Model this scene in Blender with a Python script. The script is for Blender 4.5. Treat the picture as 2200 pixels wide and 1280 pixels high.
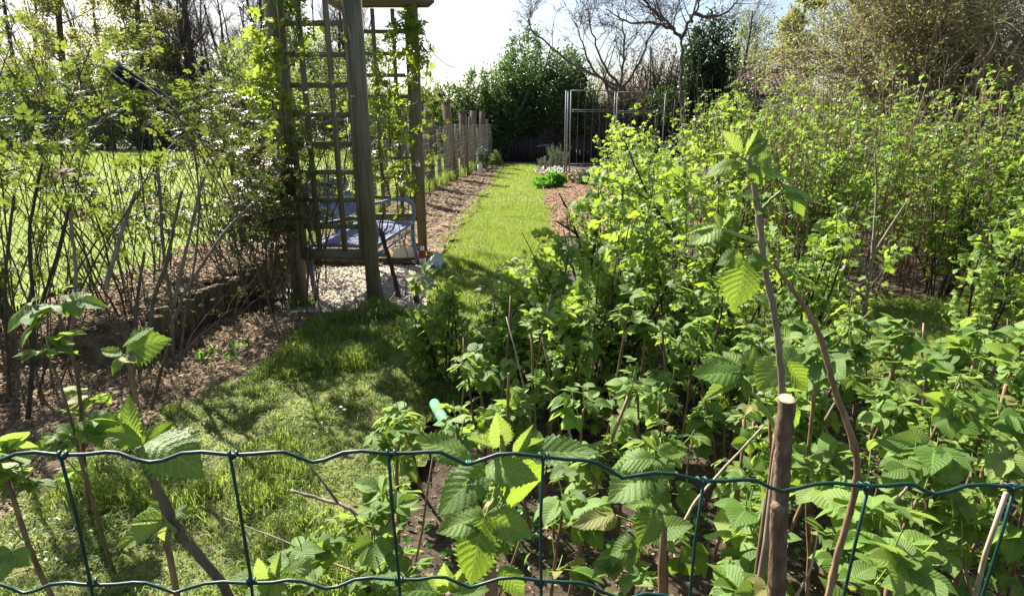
import bpy, math
import numpy as np
from mathutils import Matrix, Vector

# ------------------------------------------------------------------ camera, sky, sun, exposure
scene = bpy.context.scene
for o in list(bpy.data.objects):
    bpy.data.objects.remove(o)
COL = scene.collection
CAM_H, PITCH, FPX = 1.33, math.radians(16.3), 1282.0
cam_data = bpy.data.cameras.new('camera')
cam_data.sensor_width = 36.0
cam_data.lens = 36.0 * FPX / 2200.0
cam_data.clip_start, cam_data.clip_end = 0.05, 900.0
cam = bpy.data.objects.new('camera', cam_data)
COL.objects.link(cam)
cam.location = (0, 0, CAM_H)
cam.rotation_euler = (math.radians(90) - PITCH, 0, 0)
scene.camera = cam

SUN_EL, SUN_AZ = math.radians(40), math.radians(-38)     # azimuth from +Y, negative = to the left
SUN_DIR = Vector((math.sin(SUN_AZ) * math.cos(SUN_EL), math.cos(SUN_AZ) * math.cos(SUN_EL), math.sin(SUN_EL)))
world = bpy.data.worlds.new('World')
scene.world = world
world.use_nodes = True
wn = world.node_tree.nodes
sky = wn.new('ShaderNodeTexSky')
sky.sky_type = 'NISHITA'
sky.sun_disc = False
sky.sun_elevation = SUN_EL
sky.sun_rotation = SUN_AZ
sky.air_density, sky.dust_density, sky.ozone_density = 1.0, 1.8, 1.0
world.node_tree.links.new(sky.outputs[0], wn['Background'].inputs[0])
wn['Background'].inputs[1].default_value = 0.058
sun_data = bpy.data.lights.new('sun', 'SUN')
sun_data.energy = 5.0
sun_data.angle = math.radians(0.5)
sun_data.color = (1.0, 0.94, 0.84)
sun = bpy.data.objects.new('sun', sun_data)
COL.objects.link(sun)
sun.rotation_euler = SUN_DIR.to_track_quat('Z', 'Y').to_euler()
scene.view_settings.view_transform = 'Standard'
scene.view_settings.look = 'None'
scene.view_settings.gamma = 1.0
scene.view_settings.use_curve_mapping = False
scene.view_settings.exposure = 1.72
scene.render.engine = 'CYCLES'
scene.cycles.max_bounces = 7
scene.cycles.diffuse_bounces = 3
scene.cycles.transmission_bounces = 4
scene.cycles.transparent_max_bounces = 6

# ------------------------------------------------------------------ helpers
def rngf(seed):
    return np.random.default_rng(seed)

SP, CP = math.sin(PITCH), math.cos(PITCH)
def ray(px, py):
    u, v = (px - 1100) / FPX, (640 - py) / FPX
    return np.array([u, CP + v * SP, -SP + v * CP])
def atY(px, py, Y):
    "the point of the garden seen at photo pixel (px, py), Y metres ahead"
    d = ray(px, py)
    return np.array([0, 0, CAM_H]) + d * (Y / d[1])
def ground_at(px, py, z=0.0):
    d = ray(px, py)
    return np.array([0, 0, CAM_H]) + d * ((z - CAM_H) / d[2])

def nrm(v):
    return v / np.maximum(np.linalg.norm(v, axis=-1, keepdims=True), 1e-9)
def sstep(a, b, x):
    t = np.clip((x - a) / (b - a), 0, 1)
    return t * t * (3 - 2 * t)

# smooth value noise for heights and ragged outlines
_nr = rngf(7)
_TAB = _nr.random((256, 256))
def vnoise(x, y):
    x = np.asarray(x, float); y = np.asarray(y, float)
    xi = np.floor(x).astype(int); yi = np.floor(y).astype(int)
    fx = x - xi; fy = y - yi
    fx = fx * fx * (3 - 2 * fx); fy = fy * fy * (3 - 2 * fy)
    t = lambda a, b: _TAB[a & 255, b & 255]
    return (t(xi, yi) * (1 - fx) + t(xi + 1, yi) * fx) * (1 - fy) + (t(xi, yi + 1) * (1 - fx) + t(xi + 1, yi + 1) * fx) * fy

class Geo:
    def __init__(s):
        s.V, s.F, s.T, s.U, s.n = [], [], [], [], 0
    def add(s, V, faces, tint=0.0, uv=None):
        V = np.asarray(V, float).reshape(-1, 3)
        k = len(V)
        if not isinstance(faces, list):
            faces = [faces]
        for f in faces:
            f = np.asarray(f, np.int64)
            if f.size:
                s.F.append(f + s.n)
        s.V.append(V)
        s.T.append(np.full(k, tint, float) if np.isscalar(tint) else np.asarray(tint, float))
        s.U.append(np.zeros((k, 2)) if uv is None else np.asarray(uv, float))
        s.n += k
    def box(s, c, size, R=None, taper=1.0, tint=0.0):
        x, y, z = np.array(size) / 2.0
        v = np.array([[-x, -y, -z], [x, -y, -z], [x, y, -z], [-x, y, -z],
                      [-x * taper, -y * taper, z], [x * taper, -y * taper, z], [x * taper, y * taper, z], [-x * taper, y * taper, z]])
        if R is not None:
            v = v @ np.asarray(R).T
        s.add(v + np.asarray(c), np.array([[0, 3, 2, 1], [4, 5, 6, 7], [0, 1, 5, 4], [1, 2, 6, 5], [2, 3, 7, 6], [3, 0, 4, 7]]), tint)
    def tubes(s, P, R, sides=4, cap=False, tint=0.0):
        "P (n,m,3) polylines, R (n,m) radii"
        P = np.asarray(P, float)
        if P.ndim == 2:
            P = P[None]
        n, m, _ = P.shape
        if n == 0:
            return
        R = np.broadcast_to(np.asarray(R, float), (n, m)) if np.ndim(R) != 2 else np.asarray(R, float)
        T = np.empty_like(P)
        T[:, 1:-1] = P[:, 2:] - P[:, :-2]
        T[:, 0] = P[:, 1] - P[:, 0]
        T[:, -1] = P[:, -1] - P[:, -2]
        T = nrm(T)
        d = nrm(P[:, -1] - P[:, 0])
        ref = np.where(np.abs(d[:, 2:3]) > 0.8, np.array([[1.0, 0.1, 0]]), np.array([[0.05, 0.1, 1.0]]))
        A = nrm(np.cross(T, ref[:, None, :]))
        B = np.cross(T, A)
        a = np.arange(sides) * 2 * math.pi / sides
        V = P[:, :, None, :] + R[:, :, None, None] * (np.cos(a)[None, None, :, None] * A[:, :, None, :] + np.sin(a)[None, None, :, None] * B[:, :, None, :])
        base = (np.arange(n) * m * sides)[:, None, None] + (np.arange(m - 1) * sides)[None, :, None]
        k = np.arange(sides)[None, None, :]
        k2 = (k + 1) % sides
        F = np.stack([base + k, base + k2, base + sides + k2, base + sides + k], -1).reshape(-1, 4)
        fs = [F]
        if cap:
            top = (np.arange(n) * m * sides)[:, None] + (m - 1) * sides + np.arange(sides)[None]
            fs.append(top)
            fs.append(((np.arange(n) * m * sides)[:, None] + np.arange(sides)[None])[:, ::-1])
        if not np.isscalar(tint):
            tint = np.repeat(np.asarray(tint), m * sides)
        s.add(V.reshape(-1, 3), fs, tint)
    def leaves(s, tpl, P, D, N, S, tint):
        tv, tf, tu = tpl
        P = np.asarray(P); n = len(P)
        if n == 0:
            return
        y = nrm(np.asarray(D, float)); x = nrm(np.cross(y, np.asarray(N, float))); z = np.cross(x, y)
        S = np.broadcast_to(np.asarray(S, float), (n,))[:, None, None]
        V = P[:, None, :] + S * (tv[None, :, 0:1] * x[:, None, :] + tv[None, :, 1:2] * y[:, None, :] + tv[None, :, 2:3] * z[:, None, :])
        k = len(tv)
        F = [(f[None] + (np.arange(n) * k)[:, None, None]).reshape(-1, f.shape[1]) for f in tf]
        s.add(V.reshape(-1, 3), F, np.repeat(np.broadcast_to(tint, (n,)), k), np.tile(tu, (n, 1)))
    def mesh(s, name, origin=(0, 0, 0), smooth=False, attrs=True):
        me = bpy.data.meshes.new(name)
        if not s.V:
            return me
        V = np.concatenate(s.V) - np.asarray(origin, float)
        me.vertices.add(len(V))
        me.vertices.foreach_set('co', V.astype(np.float32).ravel())
        loops = np.concatenate([f.ravel() for f in s.F])
        sizes = np.concatenate([np.full(len(f), f.shape[1]) for f in s.F])
        starts = np.concatenate([[0], np.cumsum(sizes)[:-1]])
        me.loops.add(len(loops))
        me.loops.foreach_set('vertex_index', loops.astype(np.int32))
        me.polygons.add(len(sizes))
        me.polygons.foreach_set('loop_start', starts.astype(np.int32))
        if smooth:
            me.polygons.foreach_set('use_smooth', np.ones(len(sizes), bool))
        me.update(calc_edges=True)
        if attrs:
            a = me.attributes.new('tint', 'FLOAT', 'POINT')
            a.data.foreach_set('value', np.concatenate(s.T).astype(np.float32))
            U = np.concatenate(s.U)
            if U.any():
                uv = me.uv_layers.new(name='UVMap')
                uv.data.foreach_set('uv', U[loops].astype(np.float32).ravel())
        return me

def link(name, data, mat=None, parent=None):
    o = bpy.data.objects.new(name, data)
    COL.objects.link(o)
    if parent is not None:
        o.parent = parent
    if mat is not None and data is not None and len(data.materials) == 0:
        data.materials.append(mat)
    return o

def thing(name, label, cat, loc=(0, 0, 0), group=None):
    o = bpy.data.objects.new(name, None)
    o.empty_display_size = 0.1
    COL.objects.link(o)
    o.location = tuple(float(c) for c in loc)
    o['label'] = label; o['category'] = cat
    if group:
        o['group'] = group
    return o

def part(name, geo, mat, parent, smooth=False, label=None, kind=None):
    "geo is in world coordinates; the parent is a thing or a part of one"
    root = parent
    off = np.zeros(3)
    while root is not None:
        off += np.array(root.location); root = root.parent
    o = link(name, geo.mesh(name, off, smooth), mat, parent)
    if label: o['label'] = label
    if kind: o['kind'] = kind
    return o

def single(name, geo, mat, label, cat, group=None, smooth=False, origin=(0, 0, 0)):
    o = link(name, geo.mesh(name, origin, smooth), mat)
    o.location = origin
    o['label'] = label; o['category'] = cat
    if group: o['group'] = group
    return o

def setting(name, geo, mat, kind='structure', label=None, cat=None, smooth=True):
    o = link(name, geo.mesh(name, (0, 0, 0), smooth), mat)
    o['kind'] = kind
    if label: o['label'] = label
    if cat: o['category'] = cat
    return o

# ------------------------------------------------------------------ materials
def new_mat(name):
    m = bpy.data.materials.new(name)
    m.use_nodes = True
    nt = m.node_tree
    return m, nt, nt.nodes['Principled BSDF'], nt.nodes['Material Output']

class NT:
    def __init__(s, nt): s.nt = nt
    def n(s, t, **kw):
        x = s.nt.nodes.new(t)
        for k, v in kw.items(): setattr(x, k, v)
        return x
    def l(s, a, b): s.nt.links.new(a, b)
    def math(s, op, a, b=None, clamp=False):
        x = s.n('ShaderNodeMath', operation=op, use_clamp=clamp)
        for i, q in enumerate((a, b)):
            if q is None: continue
            if isinstance(q, (int, float)): x.inputs[i].default_value = q
            else: s.l(q, x.inputs[i])
        return x.outputs[0]
    def noise(s, scale, vec=None, detail=4, rough=0.6, dist=0.0):
        x = s.n('ShaderNodeTexNoise')
        x.inputs['Scale'].default_value = scale; x.inputs['Detail'].default_value = detail
        x.inputs['Roughness'].default_value = rough; x.inputs['Distortion'].default_value = dist
        if vec is not None: s.l(vec, x.inputs['Vector'])
        return x.outputs['Fac']
    def ramp(s, fac, stops):
        x = s.n('ShaderNodeValToRGB')
        cr = x.color_ramp
        while len(cr.elements) < len(stops): cr.elements.new(0.5)
        for e, (p, c) in zip(cr.elements, stops):
            e.position = p; e.color = (*c, 1)
        s.l(fac, x.inputs[0])
        return x.outputs[0]
    def mix(s, f, a, b, mode='MIX'):
        x = s.n('ShaderNodeMix', data_type='RGBA', blend_type=mode)
        for i, q in ((0, f), (6, a), (7, b)):
            if isinstance(q, (int, float)): x.inputs[i].default_value = q
            elif isinstance(q, tuple): x.inputs[i].default_value = (*q, 1)
            else: s.l(q, x.inputs[i])
        return x.outputs[2]
    def bump(s, h, strength=0.5, dist=0.01):
        x = s.n('ShaderNodeBump')
        x.inputs['Strength'].default_value = strength; x.inputs['Distance'].default_value = dist
        s.l(h, x.inputs['Height'])
        return x.outputs[0]
    def mapping(s, vec, sc):
        x = s.n('ShaderNodeMapping')
        x.inputs['Scale'].default_value = sc
        s.l(vec, x.inputs[0])
        return x.outputs[0]

def leaf_mat(name, dark, light, trans, under=None, rough=0.42, tfac=0.45, veins=0.0, spec=0.35, young=None, nveins=9, rare=None):
    m, nt, bsdf, out = new_mat(name)
    g = NT(nt)
    at = g.n('ShaderNodeAttribute', attribute_name='tint')
    oi = g.n('ShaderNodeObjectInfo')
    r = g.math('FRACT', g.math('ADD', at.outputs['Fac'], oi.outputs['Random']))
    stops = [(0.0, dark), (0.75, light)]
    if young: stops.append((1.0, young))
    c = g.ramp(r, stops)
    if rare:
        r2 = g.math('FRACT', g.math('MULTIPLY', r, 17.31))
        c = g.mix(g.math('GREATER_THAN', r2, 1.0 - rare[0]), c, rare[1])
    tc = g.n('ShaderNodeTexCoord')
    nz = g.noise(38.0, tc.outputs['Object'], 3)
    c = g.mix(g.math('MULTIPLY', nz, 0.35), c, dark)
    bump = None
    if veins > 0:
        uv = g.n('ShaderNodeUVMap')
        sp = g.n('ShaderNodeSeparateXYZ'); g.l(uv.outputs[0], sp.inputs[0])
        au = g.math('ABSOLUTE', sp.outputs[0])
        ph = g.math('FRACT', g.math('SUBTRACT', g.math('MULTIPLY', sp.outputs[1], float(nveins)), g.math('MULTIPLY', au, 2.2)))
        lat = g.math('LESS_THAN', g.math('ABSOLUTE', g.math('SUBTRACT', ph, 0.5)), 0.085)
        mid = g.math('LESS_THAN', au, 0.05)
        v = g.math('MAXIMUM', lat, mid)
        c = g.mix(g.math('MULTIPLY', v, veins), c, tuple(min(1, q * 1.7 + 0.03) for q in light))
        ph2 = g.math('ABSOLUTE', g.math('SUBTRACT', ph, 0.5))
        fine = g.n('ShaderNodeTexVoronoi'); fine.inputs['Scale'].default_value = 26.0
        g.l(uv.outputs[0], fine.inputs['Vector'])
        bump = g.bump(g.math('ADD', ph2, g.math('MULTIPLY', fine.outputs['Distance'], 0.5)), 0.55, 0.002)
    if under:
        ge = g.n('ShaderNodeNewGeometry')
        c = g.mix(g.math('MULTIPLY', ge.outputs['Backfacing'], 0.8), c, under)
    g.l(c, bsdf.inputs['Base Color'])
    bsdf.inputs['Roughness'].default_value = rough
    bsdf.inputs['Specular IOR Level'].default_value = spec
    tr = g.n('ShaderNodeBsdfTranslucent')
    tcx = g.mix(0.65, c, trans)
    g.l(tcx, tr.inputs['Color'])
    if bump is not None:
        g.l(bump, bsdf.inputs['Normal']); g.l(bump, tr.inputs['Normal'])
    ms = g.n('ShaderNodeMixShader')
    ms.inputs[0].default_value = tfac
    g.l(bsdf.outputs[0], ms.inputs[1]); g.l(tr.outputs[0], ms.inputs[2])
    g.l(ms.outputs[0], out.inputs[0])
    return m

def rough_mat(name, stops, scale=20.0, rough=0.85, bump=0.5, stretch=(1, 1, 1), dist=0.01, scale2=None, c2=None, spec=0.3, metal=0.0, coords='Object', var=0.35):
    m, nt, bsdf, out = new_mat(name)
    g = NT(nt)
    tc = g.n('ShaderNodeTexCoord')
    oi = g.n('ShaderNodeObjectInfo')
    if coords == 'World':
        vec = g.n('ShaderNodeNewGeometry').outputs['Position']
    else:
        vec = tc.outputs[coords]
    vec = g.mapping(vec, stretch)
    nz = g.noise(scale, vec, 6, 0.65)
    c = g.ramp(nz, stops)
    if scale2:
        n2 = g.noise(scale2, vec, 3)
        c = g.mix(g.math('MULTIPLY', g.math('GREATER_THAN', n2, 0.55), 0.6), c, c2)
    at = g.n('ShaderNodeAttribute', attribute_name='tint')
    r = g.math('FRACT', g.math('ADD', at.outputs['Fac'], oi.outputs['Random']))
    br = g.math('ADD', g.math('MULTIPLY', r, var * 2), 1.0 - var)
    hs = g.n('ShaderNodeHueSaturation')
    g.l(br, hs.inputs['Value']); g.l(c, hs.inputs['Color'])
    g.l(hs.outputs[0], bsdf.inputs['Base Color'])
    bsdf.inputs['Roughness'].default_value = rough
    bsdf.inputs['Specular IOR Level'].default_value = spec
    bsdf.inputs['Metallic'].default_value = metal
    if bump:
        g.l(g.bump(nz, bump, dist), bsdf.inputs['Normal'])
    return m

M = {}
M['rasp'] = leaf_mat('raspberry_leaf', (0.05, 0.115, 0.018), (0.165, 0.27, 0.055), (0.48, 0.68, 0.05), (0.22, 0.29, 0.16), 0.5, 0.38, 0.4, 0.32, (0.24, 0.3, 0.07), rare=(0.025, (0.28, 0.24, 0.08)))
M['rasp_young'] = leaf_mat('young_raspberry_leaf', (0.09, 0.17, 0.03), (0.2, 0.29, 0.07), (0.48, 0.62, 0.1), (0.28, 0.34, 0.2), 0.5, 0.42, 0.5, 0.35, (0.27, 0.2, 0.08))
M['currant'] = leaf_mat('currant_leaf', (0.06, 0.125, 0.02), (0.2, 0.31, 0.06), (0.56, 0.76, 0.06), (0.14, 0.23, 0.06), 0.45, 0.42, 0.3, 0.35, (0.28, 0.36, 0.06), 5)
M['rose'] = leaf_mat('rose_leaf', (0.016, 0.04, 0.012), (0.085, 0.135, 0.028), (0.36, 0.46, 0.045), (0.09, 0.13, 0.045), 0.62, 0.34, 0.0, 0.15, (0.2, 0.24, 0.045), rare=(0.07, (0.2, 0.07, 0.03)))
M['rose_red'] = leaf_mat('dark_rose_leaf', (0.018, 0.045, 0.014), (0.055, 0.1, 0.028), (0.28, 0.34, 0.05), (0.07, 0.1, 0.05), 0.42, 0.25, 0.0, 0.35, (0.17, 0.1, 0.035), rare=(0.25, (0.16, 0.055, 0.03)))
M['climber'] = leaf_mat('climber_leaf', (0.04, 0.1, 0.018), (0.14, 0.22, 0.03), (0.55, 0.66, 0.06), None, 0.35, 0.42, 0.0, 0.4, (0.3, 0.36, 0.05))
M['thicket'] = leaf_mat('thicket_leaf', (0.045, 0.11, 0.02), (0.13, 0.22, 0.045), (0.45, 0.6, 0.06), (0.15, 0.24, 0.1), 0.45, 0.42, 0.0, 0.35, (0.24, 0.33, 0.06))
M['bud'] = leaf_mat('olive_bud', (0.09, 0.12, 0.03), (0.22, 0.26, 0.065), (0.45, 0.52, 0.11), None, 0.5, 0.42, 0.0, 0.3, (0.42, 0.39, 0.18))
M['evergreen'] = leaf_mat('evergreen_leaf', (0.02, 0.055, 0.016), (0.06, 0.13, 0.03), (0.2, 0.34, 0.06), None, 0.4, 0.28, 0.0, 0.45, (0.12, 0.2, 0.05))
M['ivy'] = leaf_mat('ivy_leaf', (0.012, 0.035, 0.012), (0.03, 0.075, 0.02), (0.1, 0.2, 0.04), None, 0.28, 0.2, 0.0, 0.6)
M['shrubfar'] = leaf_mat('far_shrub_leaf', (0.06, 0.12, 0.03), (0.15, 0.23, 0.06), (0.42, 0.52, 0.1), None, 0.5, 0.4, 0.0, 0.3, (0.25, 0.29, 0.09))
M['conifer'] = leaf_mat('yellow_conifer_needle', (0.16, 0.17, 0.05), (0.3, 0.3, 0.1), (0.6, 0.6, 0.16), None, 0.6, 0.45, 0.0, 0.2)
M['dry'] = leaf_mat('dry_leaf', (0.1, 0.065, 0.035), (0.24, 0.17, 0.09), (0.4, 0.26, 0.1), None, 0.7, 0.25, 0.0, 0.2)
M['rosemary'] = leaf_mat('rosemary_needle', (0.07, 0.11, 0.06), (0.15, 0.2, 0.12), (0.25, 0.33, 0.15), None, 0.5, 0.25, 0.0, 0.3)
M['parsley'] = leaf_mat('bright_herb_leaf', (0.03, 0.12, 0.02), (0.08, 0.25, 0.03), (0.3, 0.65, 0.05), None, 0.4, 0.4, 0.0, 0.4)
M['grass'] = leaf_mat('grass_blade', (0.05, 0.11, 0.016), (0.16, 0.25, 0.04), (0.48, 0.62, 0.08), None, 0.5, 0.42, 0.0, 0.25, (0.32, 0.33, 0.09), rare=(0.1, (0.46, 0.39, 0.23)))
M['grass_far'] = leaf_mat('far_grass_blade', (0.11, 0.18, 0.025), (0.19, 0.28, 0.045), (0.48, 0.6, 0.09), None, 0.5, 0.4, 0.0, 0.3, (0.32, 0.34, 0.1))
M['flower'] = leaf_mat('currant_blossom', (0.3, 0.36, 0.06), (0.42, 0.48, 0.1), (0.6, 0.65, 0.15), None, 0.6, 0.45)
M['petal'] = leaf_mat('white_petal', (0.72, 0.72, 0.66), (0.85, 0.85, 0.8), (0.9, 0.9, 0.8), None, 0.6, 0.35)
M['green_stem'] = rough_mat('green_stem', [(0.3, (0.16, 0.24, 0.05)), (0.7, (0.3, 0.38, 0.1))], 60, 0.5, 0.1)
M['cane'] = rough_mat('brown_cane', [(0.3, (0.1, 0.055, 0.03)), (0.55, (0.2, 0.125, 0.07)), (0.75, (0.3, 0.22, 0.14))], 60, 0.6, 0.5, (1, 1, 0.25), 0.002)
M['dark_bark'] = rough_mat('dark_branch_bark', [(0.3, (0.025, 0.018, 0.014)), (0.7, (0.1, 0.075, 0.055))], 60, 0.75, 0.6, (1, 1, 0.3), 0.003)
M['hedge_bark'] = rough_mat('brown_hedge_twig', [(0.3, (0.05, 0.036, 0.024)), (0.7, (0.17, 0.125, 0.08))], 60, 0.7, 0.5, (1, 1, 0.3), 0.003)
M['grey_bark'] = rough_mat('grey_bark', [(0.3, (0.1, 0.078, 0.058)), (0.7, (0.26, 0.21, 0.16))], 45, 0.8, 0.6, (1, 1, 0.3), 0.003)
M['pale_twig'] = rough_mat('pale_dry_twig', [(0.3, (0.2, 0.15, 0.1)), (0.7, (0.42, 0.34, 0.25))], 60, 0.7, 0.3, (1, 1, 0.4), 0.002)
M['far_bark'] = rough_mat('far_branch_bark', [(0.3, (0.05, 0.04, 0.04)), (0.7, (0.15, 0.12, 0.1))], 6, 0.9, 0.0)
M['stake'] = rough_mat('lichen_spotted_stake_bark', [(0.3, (0.06, 0.036, 0.022)), (0.5, (0.13, 0.08, 0.048)), (0.66, (0.2, 0.145, 0.1)), (0.76, (0.34, 0.3, 0.22))], 85, 0.85, 1.0, (1, 1, 0.3), 0.008)
M['cut'] = rough_mat('fresh_cut_wood', [(0.3, (0.3, 0.22, 0.13)), (0.5, (0.42, 0.33, 0.2)), (0.7, (0.55, 0.46, 0.3))], 120, 0.7, 0.2, (1, 1, 1), 0.001)
M['timber'] = rough_mat('weathered_treated_timber', [(0.28, (0.12, 0.092, 0.055)), (0.5, (0.205, 0.165, 0.105)), (0.72, (0.3, 0.25, 0.17))], 9, 0.75, 0.35, (6, 6, 0.45), 0.003, 1.6, (0.15, 0.135, 0.075), var=0.12)
M['timber_x'] = rough_mat('weathered_rail_timber', [(0.28, (0.12, 0.092, 0.055)), (0.5, (0.205, 0.165, 0.105)), (0.72, (0.3, 0.25, 0.17))], 9, 0.75, 0.35, (0.45, 6, 6), 0.003, 1.6, (0.15, 0.135, 0.075), var=0.12)
M['log'] = rough_mat('mossy_edging_log', [(0.28, (0.05, 0.032, 0.018)), (0.5, (0.12, 0.08, 0.045)), (0.75, (0.22, 0.15, 0.09))], 14, 0.85, 0.6, (3, 3, 0.7), 0.006, 7, (0.09, 0.1, 0.035), var=0.3)
M['oldpost'] = rough_mat('old_grey_brown_sleeper', [(0.28, (0.085, 0.06, 0.045)), (0.5, (0.17, 0.12, 0.09)), (0.75, (0.28, 0.21, 0.165))], 8, 0.85, 0.6, (4, 4, 0.5), 0.006, var=0.25)
M['darkboard'] = rough_mat('dark_stained_board', [(0.3, (0.018, 0.015, 0.013)), (0.7, (0.05, 0.042, 0.036))], 8, 0.8, 0.3, (4, 4, 0.5), 0.004, var=0.35)
M['bluemetal'] = rough_mat('blue_grey_painted_metal', [(0.3, (0.11, 0.14, 0.24)), (0.6, (0.17, 0.205, 0.32)), (0.8, (0.28, 0.31, 0.38))], 18, 0.42, 0.15, (1, 1, 1), 0.001, spec=0.5, var=0.08)
M['galv'] = rough_mat('galvanised_steel', [(0.3, (0.13, 0.135, 0.14)), (0.7, (0.25, 0.255, 0.26))], 25, 0.6, 0.05, metal=0.2, var=0.1)
M['link'] = rough_mat('dull_chain_link_wire', [(0.3, (0.025, 0.03, 0.022)), (0.7, (0.06, 0.06, 0.05))], 40, 0.5, 0.0, metal=0.2, var=0.1)
M['net'] = rough_mat('shiny_netting_wire', [(0.3, (0.35, 0.35, 0.34)), (0.7, (0.6, 0.6, 0.58))], 40, 0.4, 0.0, metal=0.6, var=0.1)
M['pvc'] = rough_mat('dark_green_plastic_coating', [(0.3, (0.003, 0.032, 0.022)), (0.7, (0.006, 0.05, 0.035))], 90, 0.48, 0.3, (1, 1, 1), 0.0006, spec=0.4, var=0.05)
M['tube'] = rough_mat('faded_green_plastic_tube', [(0.3, (0.07, 0.27, 0.13)), (0.55, (0.16, 0.4, 0.22)), (0.72, (0.42, 0.46, 0.28))], 12, 0.35, 0.1, (1, 1, 3), 0.002, spec=0.5, var=0.02)
M['jug'] = rough_mat('cream_plastic', [(0.3, (0.62, 0.57, 0.38)), (0.7, (0.8, 0.76, 0.58))], 14, 0.4, 0.1, (1, 1, 1), 0.003, var=0.03)
M['whiteplastic'] = rough_mat('white_plastic', [(0.3, (0.6, 0.62, 0.62)), (0.7, (0.8, 0.81, 0.8))], 20, 0.35, 0.05, var=0.03)
M['redplastic'] = rough_mat('dark_red_plastic', [(0.3, (0.2, 0.02, 0.02)), (0.7, (0.32, 0.035, 0.03))], 20, 0.3, 0.0, var=0.03)
M['blueplastic'] = rough_mat('dark_blue_plastic', [(0.3, (0.006, 0.007, 0.02)), (0.7, (0.012, 0.015, 0.045))], 20, 0.35, 0.3, (1, 1, 1), 0.01, var=0.03)
M['terracotta'] = rough_mat('terracotta', [(0.3, (0.42, 0.17, 0.07)), (0.7, (0.58, 0.27, 0.12))], 30, 0.8, 0.2, var=0.05)
M['tile'] = rough_mat('weathered_roof_tile', [(0.3, (0.14, 0.085, 0.065)), (0.55, (0.24, 0.155, 0.12)), (0.75, (0.34, 0.25, 0.2))], 3, 0.85, 0.2, var=0.25)
M['render'] = rough_mat('grey_shed_wall', [(0.3, (0.2, 0.18, 0.16)), (0.7, (0.32, 0.3, 0.27))], 3, 0.9, 0.2, var=0.05)
M['gravelst'] = rough_mat('pale_gravel_stone', [(0.3, (0.34, 0.28, 0.21)), (0.7, (0.62, 0.54, 0.43))], 25, 0.8, 0.2, var=0.3)
M['chips'] = rough_mat('straw_and_bark_chips', [(0.3, (0.12, 0.08, 0.042)), (0.7, (0.36, 0.26, 0.15))], 25, 0.85, 0.2, var=0.42)
M['chipsred'] = rough_mat('reddish_bark_chips', [(0.3, (0.17, 0.095, 0.05)), (0.7, (0.36, 0.24, 0.14))], 25, 0.85, 0.2, var=0.42)
M['soil'] = rough_mat('dark_garden_soil', [(0.28, (0.022, 0.016, 0.01)), (0.5, (0.058, 0.042, 0.027)), (0.75, (0.13, 0.098, 0.064))], 16, 0.95, 0.9, (1, 1, 1), 0.03, coords='World', var=0.0)
M['straw'] = rough_mat('dry_straw_mulch', [(0.28, (0.05, 0.03, 0.016)), (0.5, (0.15, 0.1, 0.055)), (0.72, (0.33, 0.235, 0.135))], 18, 0.9, 0.9, (1, 1, 1), 0.03, coords='World', var=0.0)
M['mulch'] = rough_mat('reddish_bark_mulch', [(0.28, (0.08, 0.042, 0.022)), (0.5, (0.21, 0.125, 0.07)), (0.72, (0.36, 0.235, 0.135))], 24, 0.9, 0.9, (1, 1, 1), 0.03, coords='World', var=0.0)
M['gravelbase'] = rough_mat('gravel_bed', [(0.3, (0.12, 0.095, 0.07)), (0.5, (0.4, 0.34, 0.28)), (0.7, (0.62, 0.56, 0.48))], 60, 0.9, 0.9, (1, 1, 1), 0.02, coords='World', var=0.0)
M['turf'] = rough_mat('short_turf', [(0.28, (0.045, 0.055, 0.014)), (0.5, (0.12, 0.13, 0.035)), (0.72, (0.26, 0.22, 0.085))], 30, 0.9, 0.8, (1, 1, 1), 0.02, coords='World', var=0.0, scale2=3.5, c2=(0.2, 0.2, 0.06))
M['turf_far'] = rough_mat('sunny_turf', [(0.28, (0.09, 0.13, 0.02)), (0.5, (0.15, 0.21, 0.035)), (0.72, (0.22, 0.26, 0.055))], 14, 0.9, 0.8, (1, 1, 1), 0.02, coords='World', var=0.0, scale2=0.7, c2=(0.22, 0.25, 0.05))
M['meadow'] = rough_mat('rough_meadow_soil', [(0.28, (0.06, 0.06, 0.025)), (0.5, (0.1, 0.11, 0.035)), (0.72, (0.17, 0.16, 0.06))], 2, 0.95, 0.3, coords='World', var=0.0)

# ------------------------------------------------------------------ leaf templates (length 1 along +Y, face +Z)
def leaflet(nu, nv, W=0.36, serr=0.0, pleat=0.0, npl=9, fold=0.12, droop=0.18, curl=0.0, teeth=13):
    vs = np.linspace(0, 1, nv + 1)
    V, U = [], []
    for v in vs:
        w = W * (math.sin(math.pi * min(v ** 0.72, 1.0)) ** 0.85 if 0 < v < 1 else 0.0)
        if v > 0.72: w *= 1 - 0.35 * ((v - 0.72) / 0.28)
        for k in range(nu + 1):
            u = -1 + 2 * k / nu
            au = abs(u)
            ww = w
            if au > 0.99 and serr: ww = w * (1 + serr * ((v * teeth) % 1.0 - 0.5)) + (0.004 if 0 < v < 1 else 0)
            x = u * ww
            y = v + (0.05 * au * w / W if 0 < v < 1 else 0)
            z = fold * au * w - droop * v * v + pleat * math.cos(2 * math.pi * (v * npl - au * 2.2)) * au ** 0.5 * (w / W) + curl * au * au * (w / W) * -0.1
            V.append((x, y, z)); U.append((u, v))
    q = []
    for j in range(nv):
        for k in range(nu):
            a = j * (nu + 1) + k
            q.append((a, a + 1, a + nu + 2, a + nu + 1))
    return np.array(V), [np.array(q)], np.array(U)

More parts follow.
